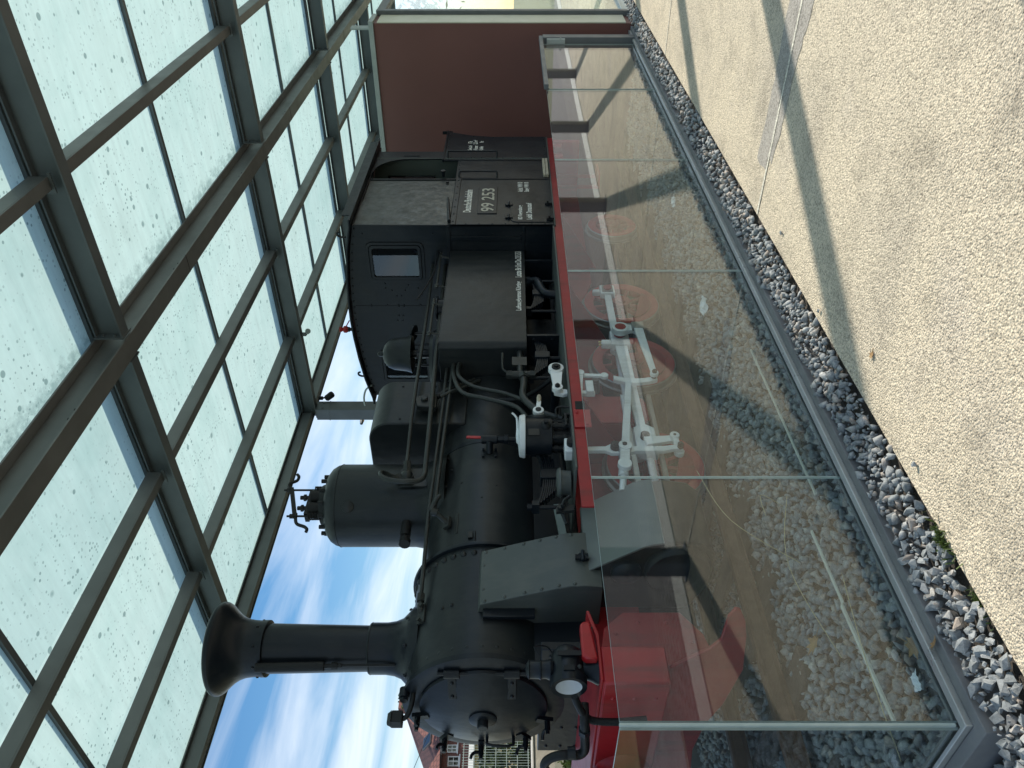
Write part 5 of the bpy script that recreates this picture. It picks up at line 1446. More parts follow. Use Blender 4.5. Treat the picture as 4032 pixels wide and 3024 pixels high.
for (y_, z_) in ((4.0, 1.33), (4.0, 1.50), (4.2, 1.33), (4.2, 1.50)):
    m.dome((5.85, y_, z_), 0.012, (-1, 0, 0), 0.8, 8)
for k in range(5):
    m.dome((5.699, 4.0 + 0.07 * k, 1.585), 0.008, (-1, 0, 0), 0.8, 6)
m.build('support_rivets', 'black', loco)
MB().box(7.28, 7.31, 3.962, 4.3, 1.268, 1.564).build('tank_support', 'black', loco, 0.003)
MB().box(6.2, 7.4, 4.25, 4.32, 1.268, 1.60).build('ash_pan_side', 'blackm', loco)
MB().tube([(6.95, 4.06, 1.56), (6.95, 4.03, 1.50), (6.90, 4.0, 1.44), (6.74, 4.0, 1.40), (6.66, 4.0, 1.36), (6.64, 4.0, 1.26)], 0.045, 12, 3).build('injector_pipe', 'black', loco)
# handrail on the tank top
for (ra, rb_) in ((5.86, 6.5), (6.72, 7.46)):
  m = MB().tube([(ra, 3.97, 2.462), (rb_, 3.97, 2.468)], 0.013, 10)
  for xx in (ra + 0.05, rb_ - 0.08):
    m.cyl((xx, 3.99, 2.365), (xx, 3.97, 2.47), 0.010, None, 8).dome((xx, 3.97, 2.465), 0.021, (0, 0, 1), 1.0, 10).cyl((xx, 3.97, 2.45), (xx, 3.97, 2.47), 0.021, None, 10)
  m.build('tank_handrail', 'pipe', loco)
MB().tube([(6.55, 4.0, 2.64), (7.0, 3.98, 2.52), (7.46, 3.96, 2.50)], [0.008, 0.012, 0.02], 8, 2).build('control_rod', 'black', loco)
text_mesh('lettering', 'Luftsaugbremse Körting', 6.266, 6.814, 1.595, 1.662, 3.95, 'cream', tank, 0.002, 0.018)
text_mesh('lettering', 'Letzte Br.Unt.Do.23.5.53', 6.900, 7.452, 1.602, 1.668, 3.95, 'cream', tank, 0.002, 0.018)

# --- cab
CXF, CXR = 7.48, 9.34
arc = [(3.65, 3.395), (3.93, 3.455), (4.25, 3.495), (4.55, 3.518), (4.80, 3.525), (5.05, 3.518), (5.35, 3.495), (5.67, 3.455), (5.95, 3.395)]
def strip_wall(name, x0, x1, mat):
    """front or rear cab wall with two window openings, built from panels round the openings"""
    m = MB()
    wl_ = [(3.89, 4.30), (5.30, 5.71)]
    z0, z1 = 2.69, 3.25
    def arcz(y):
        for (a, b) in zip(arc[:-1], arc[1:]):
            if a[0] <= y <= b[0]:
                return a[1] + (b[1] - a[1]) * (y - a[0]) / (b[0] - a[0])
        return 3.395
    m.box(x0, x1, 3.65, 5.95, 1.252, z0)
    def seg(ya, yb, zb):
        ys = [ya] + [p[0] for p in arc if ya < p[0] < yb] + [yb]
        m.prism([(ya, zb)] + [(yb, zb)] + [(y, arcz(y)) for y in reversed(ys)], 'x', x0, x1)
    seg(3.65, 3.89, z0); seg(3.89, 4.30, z1); seg(4.30, 5.30, z0); seg(5.30, 5.71, z1); seg(5.71, 5.95, z0)
    return m.build(name, mat, cab)
cab = MB().box(CXF + 0.02, CXR, 3.70, 5.90, 1.252, 1.30).build('cab_floor', 'blackm', loco)
cab.name = 'cab'
fwall = strip_wall('front_wall', CXF, CXF + 0.02, 'black')
rwall = strip_wall('rear_wall', CXR, CXR + 0.02, 'interior')
def rrect(y0, y1, z0, z1, r, n=5):
    pts = []
    for (cy, cz, a0) in ((y1 - r, z1 - r, 0), (y0 + r, z1 - r, 90), (y0 + r, z0 + r, 180), (y1 - r, z0 + r, 270)):
        for k in range(n + 1):
            a = R(a0 + 90 * k / n); pts.append((cy + r * math.cos(a), cz + r * math.sin(a)))
    return pts
def ring_prism(m, outer, inner, axis, a0, a1):
    def pt(p, a): return (a, p[0], p[1])
    n = len(outer)
    vs = [pt(p, a0) for p in outer] + [pt(p, a0) for p in inner] + [pt(p, a1) for p in outer] + [pt(p, a1) for p in inner]
    fs = []
    for i in range(n):
        j = (i + 1) % n
        fs += [(i, j, n + j, n + i), (2 * n + i, 3 * n + i, 3 * n + j, 2 * n + j), (i, 2 * n + i, 2 * n + j, j), (n + i, n + j, 3 * n + j, 3 * n + i)]
    return m.add(vs, fs)
for (ya, yb) in ((3.85, 4.335), (5.265, 5.75)):
    fr_ = ring_prism(MB(), rrect(ya, yb, 2.655, 3.285, 0.07), rrect(ya + 0.03, yb - 0.03, 2.685, 3.255, 0.05), 'x', CXF - 0.014, CXF - 0.001)
    wfr = fr_.build('window', 'black', cab, 0.003)
    ring_prism(MB(), rrect(ya + 0.042, yb - 0.042, 2.697, 3.243, 0.04), rrect(ya + 0.068, yb - 0.068, 2.723, 3.217, 0.025), 'x', CXF - 0.026, CXF - 0.008).build('sash', 'black', wfr, 0.003) if False else None
    m = ring_prism(MB(), rrect(ya + 0.034, yb - 0.034, 2.69, 3.25, 0.045), rrect(ya + 0.066, yb - 0.066, 2.722, 3.218, 0.025), 'x', CXF - 0.022, CXF + 0.004)
    m.build('window_sash', 'black', cab, 0.003)
    pn = MB().box(CXF - 0.006, CXF - 0.002, ya + 0.05, yb - 0.05, 2.71, 3.235)
    pn.build('window_pane', 'cabglass', cab)
for ya in (3.87, 5.28):
    MB().box(CXR - 0.012, CXR - 0.004, ya, ya + 0.45, 2.67, 3.27).build('rear_pane', 'cabglass', cab)
# front wall seams, rivets and the lower angle
m = MB()
for (y_, z_) in ((4.64, 3.30), (4.64, 3.12), (4.64, 2.99), (4.64, 2.93), (4.64, 2.74), (4.66, 3.30), (4.66, 2.99), (4.66, 2.93), (4.42, 3.12), (4.45, 2.90), (4.45, 3.05), (4.52, 3.0), (4.52, 2.95),
                 (4.78, 3.0), (4.78, 2.95), (4.85, 3.02), (4.85, 2.96), (4.36, 3.12), (4.38, 2.86), (4.42, 2.75), (4.5, 2.72), (3.75, 2.55), (3.75, 2.2), (3.75, 1.9), (3.75, 1.6), (3.75, 3.3)):
    m.dome((CXF - 0.001, y_, z_), 0.010, (-1, 0, 0), 0.8, 8)
for (a, b) in zip(arc[:-1], arc[1:]):
    for f in (0.15, 0.48, 0.81):
        m.dome((CXF - 0.001, a[0] + (b[0] - a[0]) * f, a[1] + (b[1] - a[1]) * f - 0.025), 0.010, (-1, 0, 0), 0.8, 8)
m.build('front_rivets', 'black', cab)
MB().box(CXF - 0.003, CXF - 0.001, 4.648, 4.652, 2.5, 3.48).build('plate_seam', 'blackm', cab)
for bnd in ((CXF - 0.012, CXF - 0.001, 3.66, 3.95, 2.36, 2.40), (CXF - 0.010, CXF - 0.001, 3.78, 3.83, 1.60, 2.358), (CXF - 0.010, CXF - 0.001, 3.66, 3.95, 1.56, 1.585)):
    MB().box(*bnd).build('angle_iron', 'black', cab, 0.003)

# sides
for s_ in (-1, 1):
    def yy(v): return YC + s_ * (YC - v)
    def bxs(mb, x0, x1, ya, yb, z0, z1):
        return mb.box(x0, x1, min(yy(ya), yy(yb)), max(yy(ya), yy(yb)), z0, z1)
    lo = bxs(MB(), CXF, 8.72, 3.65, 3.668, 1.252, 2.352).build('side_panel', 'black', cab, 0.003)
    bxs(MB(), 8.724, 9.30, 3.662, 3.68, 1.252, 2.372).build('side_panel', 'black', cab, 0.003)
    bxs(MB(), CXF, 8.74, 3.64, 3.649, 2.30, 2.36).build('waist_strip', 'black', cab, 0.003)
    for xx in (CXF + 0.002, 8.69):
        bxs(MB(), xx, xx + 0.028, 3.642, 3.649, 1.26, 2.29).build('edge_strip', 'black', cab, 0.002)
    bxs(MB(), CXF, 8.085, 3.652, 3.662, 2.364, 3.385).build('upper_panel', 'worn', cab, 0.004)
    bxs(MB(), 8.085, 8.70, 3.668, 3.68, 2.364, 3.385).build('upper_panel', 'worn', cab, 0.004)
    bxs(MB(), 8.70, 8.725, 3.655, 3.685, 2.364, 3.385).build('door_pillar', 'black', cab, 0.003)
    bxs(MB(), CXF - 0.012, 9.72, 3.652, 3.69, 3.386, 3.402).build('cant_rail', 'black', cab, 0.003)
    # rear pillar with the curved doorway head
    pts = [(9.58, 2.50), (9.58, 3.385), (8.92, 3.385)]
    for k in range(9):
        a = R(90 - 90 * k / 8)
        pts.append((8.95 + 0.38 * math.cos(a), 2.98 + 0.395 * math.sin(a)))
    pts += [(9.34, 2.50)]
    MB().prism(pts, 'y', yy(3.652), yy(3.668)).build('rear_pillar', 'black', cab, 0.002)
# interior, seen through the doorway
MB().box(CXF + 0.022, 8.0, 4.3, 5.3, 1.30, 2.9).build('backhead', 'interior', cab, 0.02)
MB().box(8.74, 9.02, 4.02, 4.04, 2.52, 3.10).build('inner_panel', 'coping', cab, 0.004)
MB().cyl((8.80, 3.66, 2.52), (8.80, 3.60, 2.52), 0.018, None, 10).cyl((8.80, 3.60, 2.52), (8.80, 3.585, 2.52), 0.03, None, 10).build('window_knob', 'black', cab)
MB().cyl((8.62, 3.66, 2.46), (8.62, 3.645, 2.46), 0.02, None, 6).build('latch', 'black', cab)
# roof
ro = [(3.56, 3.402)] + [(y, z + 0.012) for y, z in arc] + [(6.04, 3.402)]
rpts = ro + [(y, z + 0.022) for y, z in reversed(ro)]
roof = MB().prism(rpts, 'x', 7.42, 9.80).build('cab_roof', 'black', cab, 0.0)
m = MB().tube([(7.425, y, z + 0.008) for y, z in ro], 0.014, 8)
m.build('roof_beading', 'black', cab)
MB().box(7.62, 9.78, 3.60, 3.612, 3.44, 3.525).build('gutter', 'black', cab)
m = MB().cyl((7.46, 4.96, 3.53), (7.46, 4.96, 3.585), 0.022, None, 6).cyl((7.46, 4.96, 3.585), (7.46, 4.96, 3.60), 0.032, None, 6)
wh = m.build('whistle_foot', 'blackm', cab)
m = MB().lathe([(0.0, 3.60), (0.03, 3.603), (0.042, 3.625), (0.04, 3.65), (0.02, 3.665), (0.03, 3.68), (0.034, 3.70), (0.0, 3.705)], (7.46, 4.96, 0), (0, 0, 1), 20, cap=False)
m.bar((7.46, 4.95, 3.64), (7.46, 4.84, 3.575), 0.012, 0.012)
m.build('whistle', 'red', cab)
for (hx, hy) in ((7.46, 5.64), (7.46, 3.78)):
    hz = 3.475
    MB().tube([(hx, hy, hz), (hx, hy, hz + 0.05), (hx, hy - 0.02, hz + 0.085), (hx, hy - 0.05, hz + 0.085), (hx, hy - 0.06, hz + 0.06)], 0.012, 8, 3).build('roof_hook', 'blackm', cab)
MB().tube([(7.46, 5.78, 3.42), (7.46, 5.85, 3.50), (7.46, 5.98, 3.54), (7.46, 6.10, 3.54)], 0.012, 8, 3).build('conduit', 'coping', cab)
# handrails by the doorway
for (hx, z0, z1, yb) in ((8.80, 1.88, 2.325, 3.66), (9.445, 1.89, 2.505, 3.66)):
    MB().tube([(hx - 0.07, yb, z0), (hx - 0.02, 3.60, z0), (hx, 3.595, z0 + 0.05), (hx, 3.595, z1 - 0.05), (hx - 0.02, 3.60, z1), (hx - 0.07, yb, z1)], 0.012, 8, 2).build('grab_rail', 'black', cab)
MB().cyl((CXF + 0.06, 3.632, 2.37), (8.12, 3.632, 2.42), 0.02, 0.014, 10).build('arm_rail', 'black', cab)
m = MB()
for x_ in np.arange(8.76, 9.30, 0.13):
    m.dome((x_, 3.662, 2.345), 0.009, (0, -1, 0), 0.8, 8)
for z_ in np.arange(1.35, 2.3, 0.14):
    m.dome((8.75, 3.662, z_), 0.009, (0, -1, 0), 0.8, 8)
    m.dome((CXF + 0.016, 3.642, z_), 0.008, (0, -1, 0), 0.8, 8)
for x_ in np.arange(7.55, 8.7, 0.18):
    m.dome((x_, 3.64, 2.33), 0.009, (0, -1, 0), 0.8, 8)
m.build('side_rivets', 'black', cab)
# locker hatch under the number plate
hp = [(7.53, 1.285), (8.06, 1.285), (8.06, 1.68), (7.60, 1.68)]
hp = [(7.57, 1.275), (8.05, 1.275), (8.05, 1.715), (7.60, 1.715), (7.56, 1.69), (7.545, 1.65), (7.545, 1.31)]
MB().prism(hp, 'y', 3.6425, 3.6495).build('locker_hatch', 'black', cab, 0.003)
for (x_, z_) in ((7.66, 1.735), (7.98, 1.735)):
    MB().box(x_ - 0.03, x_ + 0.03, 3.632, 3.6425, z_ - 0.045, z_ + 0.04).cyl((x_ - 0.04, 3.634, z_), (x_ + 0.04, 3.634, z_), 0.013, None, 10).build('hatch_hinge', 'black', cab, 0.003)
for (x_, z_) in ((7.60, 1.30), (7.98, 1.305)):
    MB().box(x_ - 0.015, x_ + 0.015, 3.62, 3.642, z_ - 0.05, z_ + 0.03).cyl((x_, 3.628, z_), (x_, 3.60, z_), 0.012, None, 8).build('hatch_catch', 'blackm', cab)
# number plate and lettering
plate = MB().box(7.75, 8.43, 3.641, 3.6495, 1.865, 2.08).build('number_plate', 'black', cab, 0.004)
text_mesh('numerals', '99 253', 7.79, 8.40, 1.897, 2.043, 3.641, 'numeral', cab, 0.004, 0.012)
text_mesh('lettering', 'Deutsche Bundesbahn', 7.79, 8.385, 2.15, 2.235, 3.6495, 'cream', cab, 0.002, 0.019)
text_mesh('lettering', 'BD Regensburg', 7.600, 7.950, 1.575, 1.635, 3.6425, 'cream', cab, 0.002, 0.019)
text_mesh('lettering', 'Lokbf. Donaustauf', 7.600, 8.012, 1.483, 1.545, 3.6425, 'cream', cab, 0.002, 0.019)
text_mesh('lettering', 'Achsl. WM 10', 8.330, 8.600, 1.575, 1.635, 3.6495, 'cream', cab, 0.002, 0.019)
text_mesh('lettering', 'Stang WM 10', 8.330, 8.600, 1.490, 1.560, 3.6495, 'cream', cab, 0.002, 0.019)
# boards at the doorway foot
for i in range(2):
    MB().box(8.77, 9.28, 3.62 - 0.0, 3.66, 1.262 + 0.035 * i, 1.292 + 0.035 * i).build('foot_board', 'wood', cab, 0.004)

# --- coal bunker
bk = [(9.30, 1.252), (10.12, 1.252), (10.12, 1.98), (10.17, 2.25), (10.31, 2.55), (9.30, 2.55)]
m = MB().prism(bk, 'y', 3.655, 3.673).prism(bk, 'y', 5.927, 5.945)
m.prism([(10.10, 1.252), (10.118, 1.252), (10.118, 1.98), (10.168, 2.25), (10.308, 2.55), (10.29, 2.55), (10.15, 2.25), (10.10, 1.98)], 'y', 3.673, 5.927)
bunker = m.build('coal_bunker', 'black', loco, 0.003)
m = MB().prism([(9.30, 2.55), (10.33, 2.55), (10.33, 2.572), (9.30, 2.572)], 'y', 3.645, 3.685).box(10.30, 10.34, 3.685, 5.915, 2.55, 2.572)
m.build('bunker_beading', 'black', bunker, 0.004)
MB().box(10.33, 10.345, 3.66, 3.70, 2.50, 2.64).build('corner_lug', 'black', bunker)
m = MB()
for z_ in np.arange(1.30, 2.5, 0.13):
    m.dome((9.38, 3.655, z_), 0.009, (0, -1, 0), 0.8, 8)
    xr = 10.085 if z_ < 1.98 else (10.085 + (z_ - 1.98) * 0.22 if z_ < 2.25 else 10.14 + (z_ - 2.25) * 0.46)
    m.dome((xr, 3.655, z_), 0.009, (0, -1, 0), 0.8, 8)
for x_ in np.arange(9.5, 10.2, 0.13):
    m.dome((x_, 3.655, 2.52), 0.009, (0, -1, 0), 0.8, 8)
    if x_ < 10.08: m.dome((x_, 3.655, 1.285), 0.009, (0, -1, 0), 0.8, 8)
m.build('rivets', 'black', bunker)
MB().box(9.325, 10.09, 3.69, 5.91, 1.26, 2.30).build('coal_bed', 'blackm', bunker)
text_mesh('lettering', 'Gew.Lok', 9.62, 9.80, 2.215, 2.268, 3.655, 'cream', bunker, 0.002, 0.019)
text_mesh('lettering', '17t', 9.87, 9.95, 2.215, 2.272, 3.655, 'cream', bunker, 0.002, 0.019)
text_mesh('lettering', 'Wasser', 9.62, 9.79, 2.142, 2.195, 3.655, 'cream', bunker, 0.002, 0.019)
text_mesh('lettering', '2,3 m³', 9.84, 9.99, 2.142, 2.205, 3.655, 'cream', bunker, 0.002, 0.019)
text_mesh('lettering', 'Kohle', 9.62, 9.76, 2.07, 2.125, 3.655, 'cream', bunker, 0.002, 0.019)
text_mesh('lettering', '1t', 9.90, 9.95, 2.07, 2.125, 3.655, 'cream', bunker, 0.002, 0.019)
MB().box(9.62, 9.66, 3.640, 3.655, 3.0, 3.25).build('plate_fragment', 'black', bunker) if False else None
m = MB().box(9.42, 9.47, 3.645, 3.6515, 2.86, 3.06)
m.build('small_sign', 'black', cab, 0.002)
for xx in (9.50, 9.85):
    MB().box(xx, xx + 0.12, 3.69, 3.75, 1.05, 1.17).build('beam_block', 'redb', loco, 0.006)

# ================================================================== SMALL THINGS IN THE BED
def maple_leaf(loc, size, rz, tilt, label):
    o_ = []
    tips = [(90, 1.0), (72, 0.55), (50, 0.85), (35, 0.45), (5, 0.75), (-20, 0.35), (-60, 0.5), (-85, 0.25)]
    pts = [(math.cos(R(a)) * r, math.sin(R(a)) * r) for a, r in tips]
    pts += [(-x, y) for x, y in reversed(pts)]
    m = MB()
    rm = Matrix.Rotation(rz, 3, 'Z') @ Matrix.Rotation(tilt, 3, 'X')
    vs = []
    for dz in (0, 0.006):
        for x, y in pts:
            v = rm @ Vector((x * size, y * size, 0.25 * size * (x * x + 0.4 * y * y) + dz * size * 3)); vs.append(v + Vector(loc))
    n = len(pts)
    c0 = len(vs); vs.append(rm @ Vector((0, 0, 0)) + Vector(loc)); vs.append(rm @ Vector((0, 0, 0.018 * size)) + Vector(loc))
    fs = [(c0, i, (i + 1) % n) for i in range(n)] + [(c0 + 1, n + (i + 1) % n, n + i) for i in range(n)]
    m.add(vs, fs)
    st0 = rm @ Vector((0, 0, 0)) + Vector(loc); st1 = rm @ Vector((0.05 * size, -0.95 * size, 0.1 * size)) + Vector(loc)
    m.cyl(st0, st1, 0.0018, None, 5)
    return tag(m.build('dry_leaf', 'leaf_dry', smooth=False), label, 'leaf', 'dry leaves')
maple_leaf((2.42, 3.62, 0.075), 0.085, 0.6, 0.35, 'large brown maple leaf lying on ballast inside the glass')
maple_leaf((1.86, 2.80, 0.045), 0.075, 2.0, -0.3, 'curled brown leaf tucked against the inside of the glass near the corner')
maple_leaf((1.72, 2.575, 0.088), 0.035, 1.2, 0.5, 'small dark leaf on the kerb plate near the corner')
def strip_thing(name, p0, p1, w, h, mat, label, cat):
    return tag(MB().bar(p0, p1, w, h, (0, 0, 1)).build(name, mat, None, 0.001), label, cat)
strip_thing('edging_strip', (1.69, 3.17, 0.055), (2.34, 3.19, 0.07), 0.012, 0.02, 'lath', 'pale thin strip lying on the ballast nearest the front corner', 'strip')
strip_thing('edging_strip', (2.345, 3.185, 0.062), (2.83, 3.20, 0.066), 0.010, 0.018, 'lath', 'pale thin strip continuing behind the corner one', 'strip')
strip_thing('edging_strip', (2.93, 3.02, 0.055), (4.35, 3.06, 0.05), 0.010, 0.014, 'lath', 'long pale strip on the shaded ballast close to the glass', 'strip')
def scrap(loc, s, label, seed):
    rr = random.Random(seed); m = MB(); n = 7; vs = []
    for i in range(n):
        for j in range(n):
            vs.append((loc[0] + (i / (n - 1) - .5) * s * 1.4 + rr.uniform(-.06, .06) * s, loc[1] + (j / (n - 1) - .5) * s + rr.uniform(-.06, .06) * s, loc[2] + rr.uniform(0, 0.3) * s))
    m.add(vs, [(i * n + j, i * n + j + 1, (i + 1) * n + j + 1, (i + 1) * n + j) for i in range(n - 1) for j in range(n - 1)])
    return tag(m.build('litter_scrap', 'paper', smooth=False), label, 'litter', 'litter scraps')
scrap((1.73, 2.86, 0.055), 0.055, 'shiny white wrapper on the ballast near the front corner', 1)
scrap((1.25, 3.30, 0.05), 0.05, 'small white scrap behind the front glass', 2)
scrap((5.55, 3.45, 0.06), 0.13, 'torn white paper on the ballast by the second joint', 3)
scrap((7.3, 3.3, 0.05), 0.10, 'flat white scrap on the ballast below the cab', 4)
for i, (p, q, r_, lab) in enumerate((((2.25, 3.50, 0.02), (2.55, 3.15, 0.28), (2.95, 3.05, 0.20), 'bent dry stalk arching over the ballast by the front panes'),
                                     ((2.9, 3.55, 0.03), (3.0, 3.30, 0.45), (3.25, 3.15, 0.62), 'tall dry stalk leaning in front of the cylinder'),
                                     ((3.3, 3.5, 0.03), (3.15, 3.25, 0.25), (2.85, 3.1, 0.33), 'long pale grass blade crossing below the cylinder'),
                                     ((1.62, 3.3, 0.03), (1.9, 3.0, 0.16), (2.35, 2.95, 0.13), 'thin dry stalk lying near the corner pane'))):
    tag(MB().tube([p, q, r_], [0.0024, 0.002, 0.001], 5, 6).build('dry_stalk', 'straw'), lab, 'dry stalk', 'dry grass stalks')
maple_leaf((2.95, 2.10, 0.006), 0.03, 0.4, 0.2, 'small brown leaf on the sunlit paving by the gravel')
for k, (x_, y_, lab) in enumerate(((2.35, 2.24, 'loose grey stone on the paving nearest the moss'), (3.6, 2.27, 'loose grey stone on the paving edge beyond the first glass joint'), (4.4, 2.20, 'loose grey stone on the paving before the pale joint'))):
    V, F = ROCKS[3 + k]
    o = bpy.data.objects.new('loose_stone', rmesh[3 + k]); COL.objects.link(o)
    o.location = (x_, y_, 0.012); o.scale = (0.018,) * 3; o.rotation_euler = (0.3 * k, 0.5, k)
    tag(o, lab, 'stone', 'stones strayed onto the paving')
# moss tufts at the pavement edge
def tuft(loc, s, label, seed):
    rr = random.Random(seed); m = MB()
    for k in range(140):
        a = rr.uniform(0, 6.28); d = abs(rr.gauss(0, 0.5)) * s
        b = Vector((loc[0] + math.cos(a) * d * 1.6, loc[1] + math.sin(a) * d * 0.5, loc[2]))
        t = b + Vector((rr.uniform(-.3, .3) * s, rr.uniform(-.3, .3) * s, rr.uniform(.15, .5) * s))
        w = Vector((rr.uniform(-1, 1), rr.uniform(-1, 1), 0)).normalized() * s * 0.06
        m.add([b - w, b + w, t + w * 0.7, t - w * 0.7], [(0, 1, 2, 3)])
    return tag(m.build('moss_tuft', 'grass', smooth=False), label, 'moss', 'moss tufts along the pavement edge', 'stuff')
tuft((2.02, 2.335, -0.005), 0.075, 'bright green moss tuft at the pavement edge', 1)
tuft((1.74, 2.345, -0.01), 0.045, 'smaller moss tuft nearer the front corner', 2)

# ================================================================== BACKGROUND BEYOND THE FRONT OF THE LOCOMOTIVE
# concrete wall with wire fence on top
wallb = thing('concrete_wall', (7, 14.2, 0), 'rough sunlit concrete retaining wall beyond the front beam', 'wall')
MB().box(-6, 7.78, 14.0, 14.3, -0.15, 1.30).build('wall_section', 'concrete', wallb, 0.02)
MB().box(7.80, 22, 14.04, 14.34, -0.15, 1.30).build('wall_section', 'concrete', wallb, 0.02)
MB().box(-6, 22, 13.97, 14.36, 1.302, 1.345).build('wall_coping', 'whitekerb', wallb, 0.01)
fen = thing('wire_fence', (7, 14.2, 1.34), 'pale green welded wire fence standing on the concrete wall', 'fence')
for zz in np.linspace(1.40, 2.60, 7):
    MB().box(2, 13, 14.19, 14.21, zz - 0.005, zz + 0.005).build('horizontal_wire', 'fence', fen)
pw = MB().box(-0.003, 0.003, -0.003, 0.003, 0, 1.25)
xs = np.arange(4.4, 9.6, 0.05)
first = None
for xx in xs:
    if first is None:
        w0 = MB().box(xx - 0.003, xx + 0.003, 14.197, 14.203, 1.375, 2.625).build('wire', 'fence', fen); first = xx; wd = w0
    else:
        c = wd.copy(); COL.objects.link(c); c.parent = fen; c.location = (xx - first, 0, 0)
for xx in (3.0, 5.5, 8.0, 10.5, 13.0):
    MB().box(xx - 0.03, xx + 0.03, 14.215, 14.275, 1.345, 2.66).build('fence_post', 'fence', fen)

def leaf_cloud(n, c, rad, size, seed, shape=1.0, clump=26):
    rr = random.Random(seed); m = MB()
    cl_c = []
    for _ in range(clump):
        while True:
            v = Vector((rr.uniform(-1, 1), rr.uniform(-1, 1), rr.uniform(-1, 1)))
            if 0.35 < v.length < 1: break
        cl_c.append((Vector((c[0] + v.x * rad[0], c[1] + v.y * rad[1], c[2] + v.z * rad[2])), rr.uniform(0.16, 0.34)))
    for _ in range(n):
        p, r = rr.choice(cl_c)
        q = p + Vector((rr.gauss(0, 1) * rad[0], rr.gauss(0, 1) * rad[1], rr.gauss(0, 1) * rad[2])) * r * 0.55
        a = Vector((rr.uniform(-1, 1), rr.uniform(-1, 1), rr.uniform(-1, 1))).normalized()
        b = a.cross(Vector((rr.uniform(-1, 1), rr.uniform(-1, 1), rr.uniform(-1, 1)))).normalized()
        s = size * rr.uniform(0.6, 1.3)
        m.add([q - a * s, q - b * s * 0.45, q + a * s, q + b * s * 0.45], [(0, 1, 2, 3)])
    return m
def shrub(name, c, rad, size, n, seed, mat, label, cat='shrub', group=None):
    t = thing(name, (c[0], c[1], max(0, c[2] - rad[2])), label, cat, group)
    leaf_cloud(n, c, rad, size, seed).build('foliage', mat, t, smooth=False)
    m = MB(); rr = random.Random(seed)
    for _ in range(7):
        m.tube([(c[0] + rr.uniform(-.1, .1), c[1], c[2] - rad[2] * 1.1), (c[0] + rr.uniform(-.3, .3) * rad[0], c[1], c[2] - rad[2] * 0.3), (c[0] + rr.uniform(-.7, .7) * rad[0], c[1] + rr.uniform(-.4, .4) * rad[1], c[2] + rad[2] * rr.uniform(0, .6))], [0.02, 0.012, 0.005], 5, 2)
    m.build('stems', 'bark', t)
    return t
shrub('garden_shrub', (7.4, 15.6, 1.75), (1.2, 0.7, 0.62), 0.07, 5200, 11, 'leafd', 'dark leafy shrub behind the wire fence', 'shrub', 'shrubs behind the fence')
shrub('garden_shrub', (9.2, 15.8, 1.6), (1.3, 0.7, 0.55), 0.07, 3200, 12, 'leaf', 'lighter shrub behind the fence further right', 'shrub', 'shrubs behind the fence')
shrub('garden_shrub', (6.85, 15.3, 2.05), (0.5, 0.4, 0.3), 0.06, 1500, 13, 'leaf', 'small light green shrub poking above the dark one', 'shrub', 'shrubs behind the fence')
fb = shrub('flower_bush', (7.2, 13.3, 0.45), (1.6, 0.4, 0.32), 0.05, 5200, 14, 'leaf', 'low leafy bush with orange blossoms at the foot of the concrete wall', 'bush')
m = MB(); rr = random.Random(5)
for k in range(26):
    p = Vector((7.55 + rr.gauss(0, 0.35), 13.0 + rr.uniform(-.1, .1), 0.70 + rr.gauss(0, 0.07)))
    for j in range(5):
        a = 2 * math.pi * j / 5
        d = Vector((math.cos(a), -0.3, math.sin(a))) * 0.03; e = Vector((-math.sin(a), 0, math.cos(a))) * 0.014
        m.add([p, p + d + e, p + d * 1.3, p + d - e], [(0, 1, 2, 3)])
m.build('blossoms', 'flower', fb, smooth=False)

# brick house with tiled roof
house = thing('brick_house', (24, 41, 0), 'dark brick house with red tiled hipped roof and white windows', 'house')
HY = 38.0
hx0, hx1 = 17.6, 31.0
wins = [(19.72, 20.25, 4.42, 5.0), (18.42, 18.92, 4.32, 4.88), (21.4, 21.95, 4.42, 5.0), (19.1, 19.5, 4.45, 4.95)]
MB().box(hx0, hx1, HY, HY + 9, -0.15, 5.25).build('wall', 'brick', house)
rp = [(18.7, HY - 0.5, 5.3), (hx1 + 0.5, HY - 0.5, 5.2), (hx1 + 0.5, HY + 9.5, 5.2), (18.7, HY + 9.5, 5.3), (23.6, HY + 4.5, 7.9), (hx1 - 4.2, HY + 4.5, 7.9)]
m = MB(); m.add(rp, [(0, 1, 5, 4), (2, 3, 4, 5), (3, 0, 4), (1, 2, 5), (0, 3, 2, 1)])
hr = m.build('roof', 'tile', house, smooth=False)
MB().box(hx0 - 0.05, hx1 + 0.55, HY - 0.62, HY - 0.5, 5.16, 5.26).build('gutter', 'roofdark', house)
MB().box(23.6, 24.2, HY + 3.8, HY + 4.4, 7.2, 8.25).build('chimney', 'brick', hr)
for xx in (20.2, 21.9):
    n_ = Vector((0, -2.6, 5.0)).normalized(); up = Vector((0, 5.0, 2.6)).normalized()
    c = Vector((xx, HY + 0.9, 5.3 + 1.4 * 0.52)) + n_ * 0.04
    MB().obox(c, (1, 0, 0), up, n_, 0.32, 0.5, 0.04).build('roof_window', 'roofdark', hr)
    MB().obox(c + n_ * 0.045, (1, 0, 0), up, n_, 0.26, 0.43, 0.006).build('roof_window_pane', 'cabglass', hr)
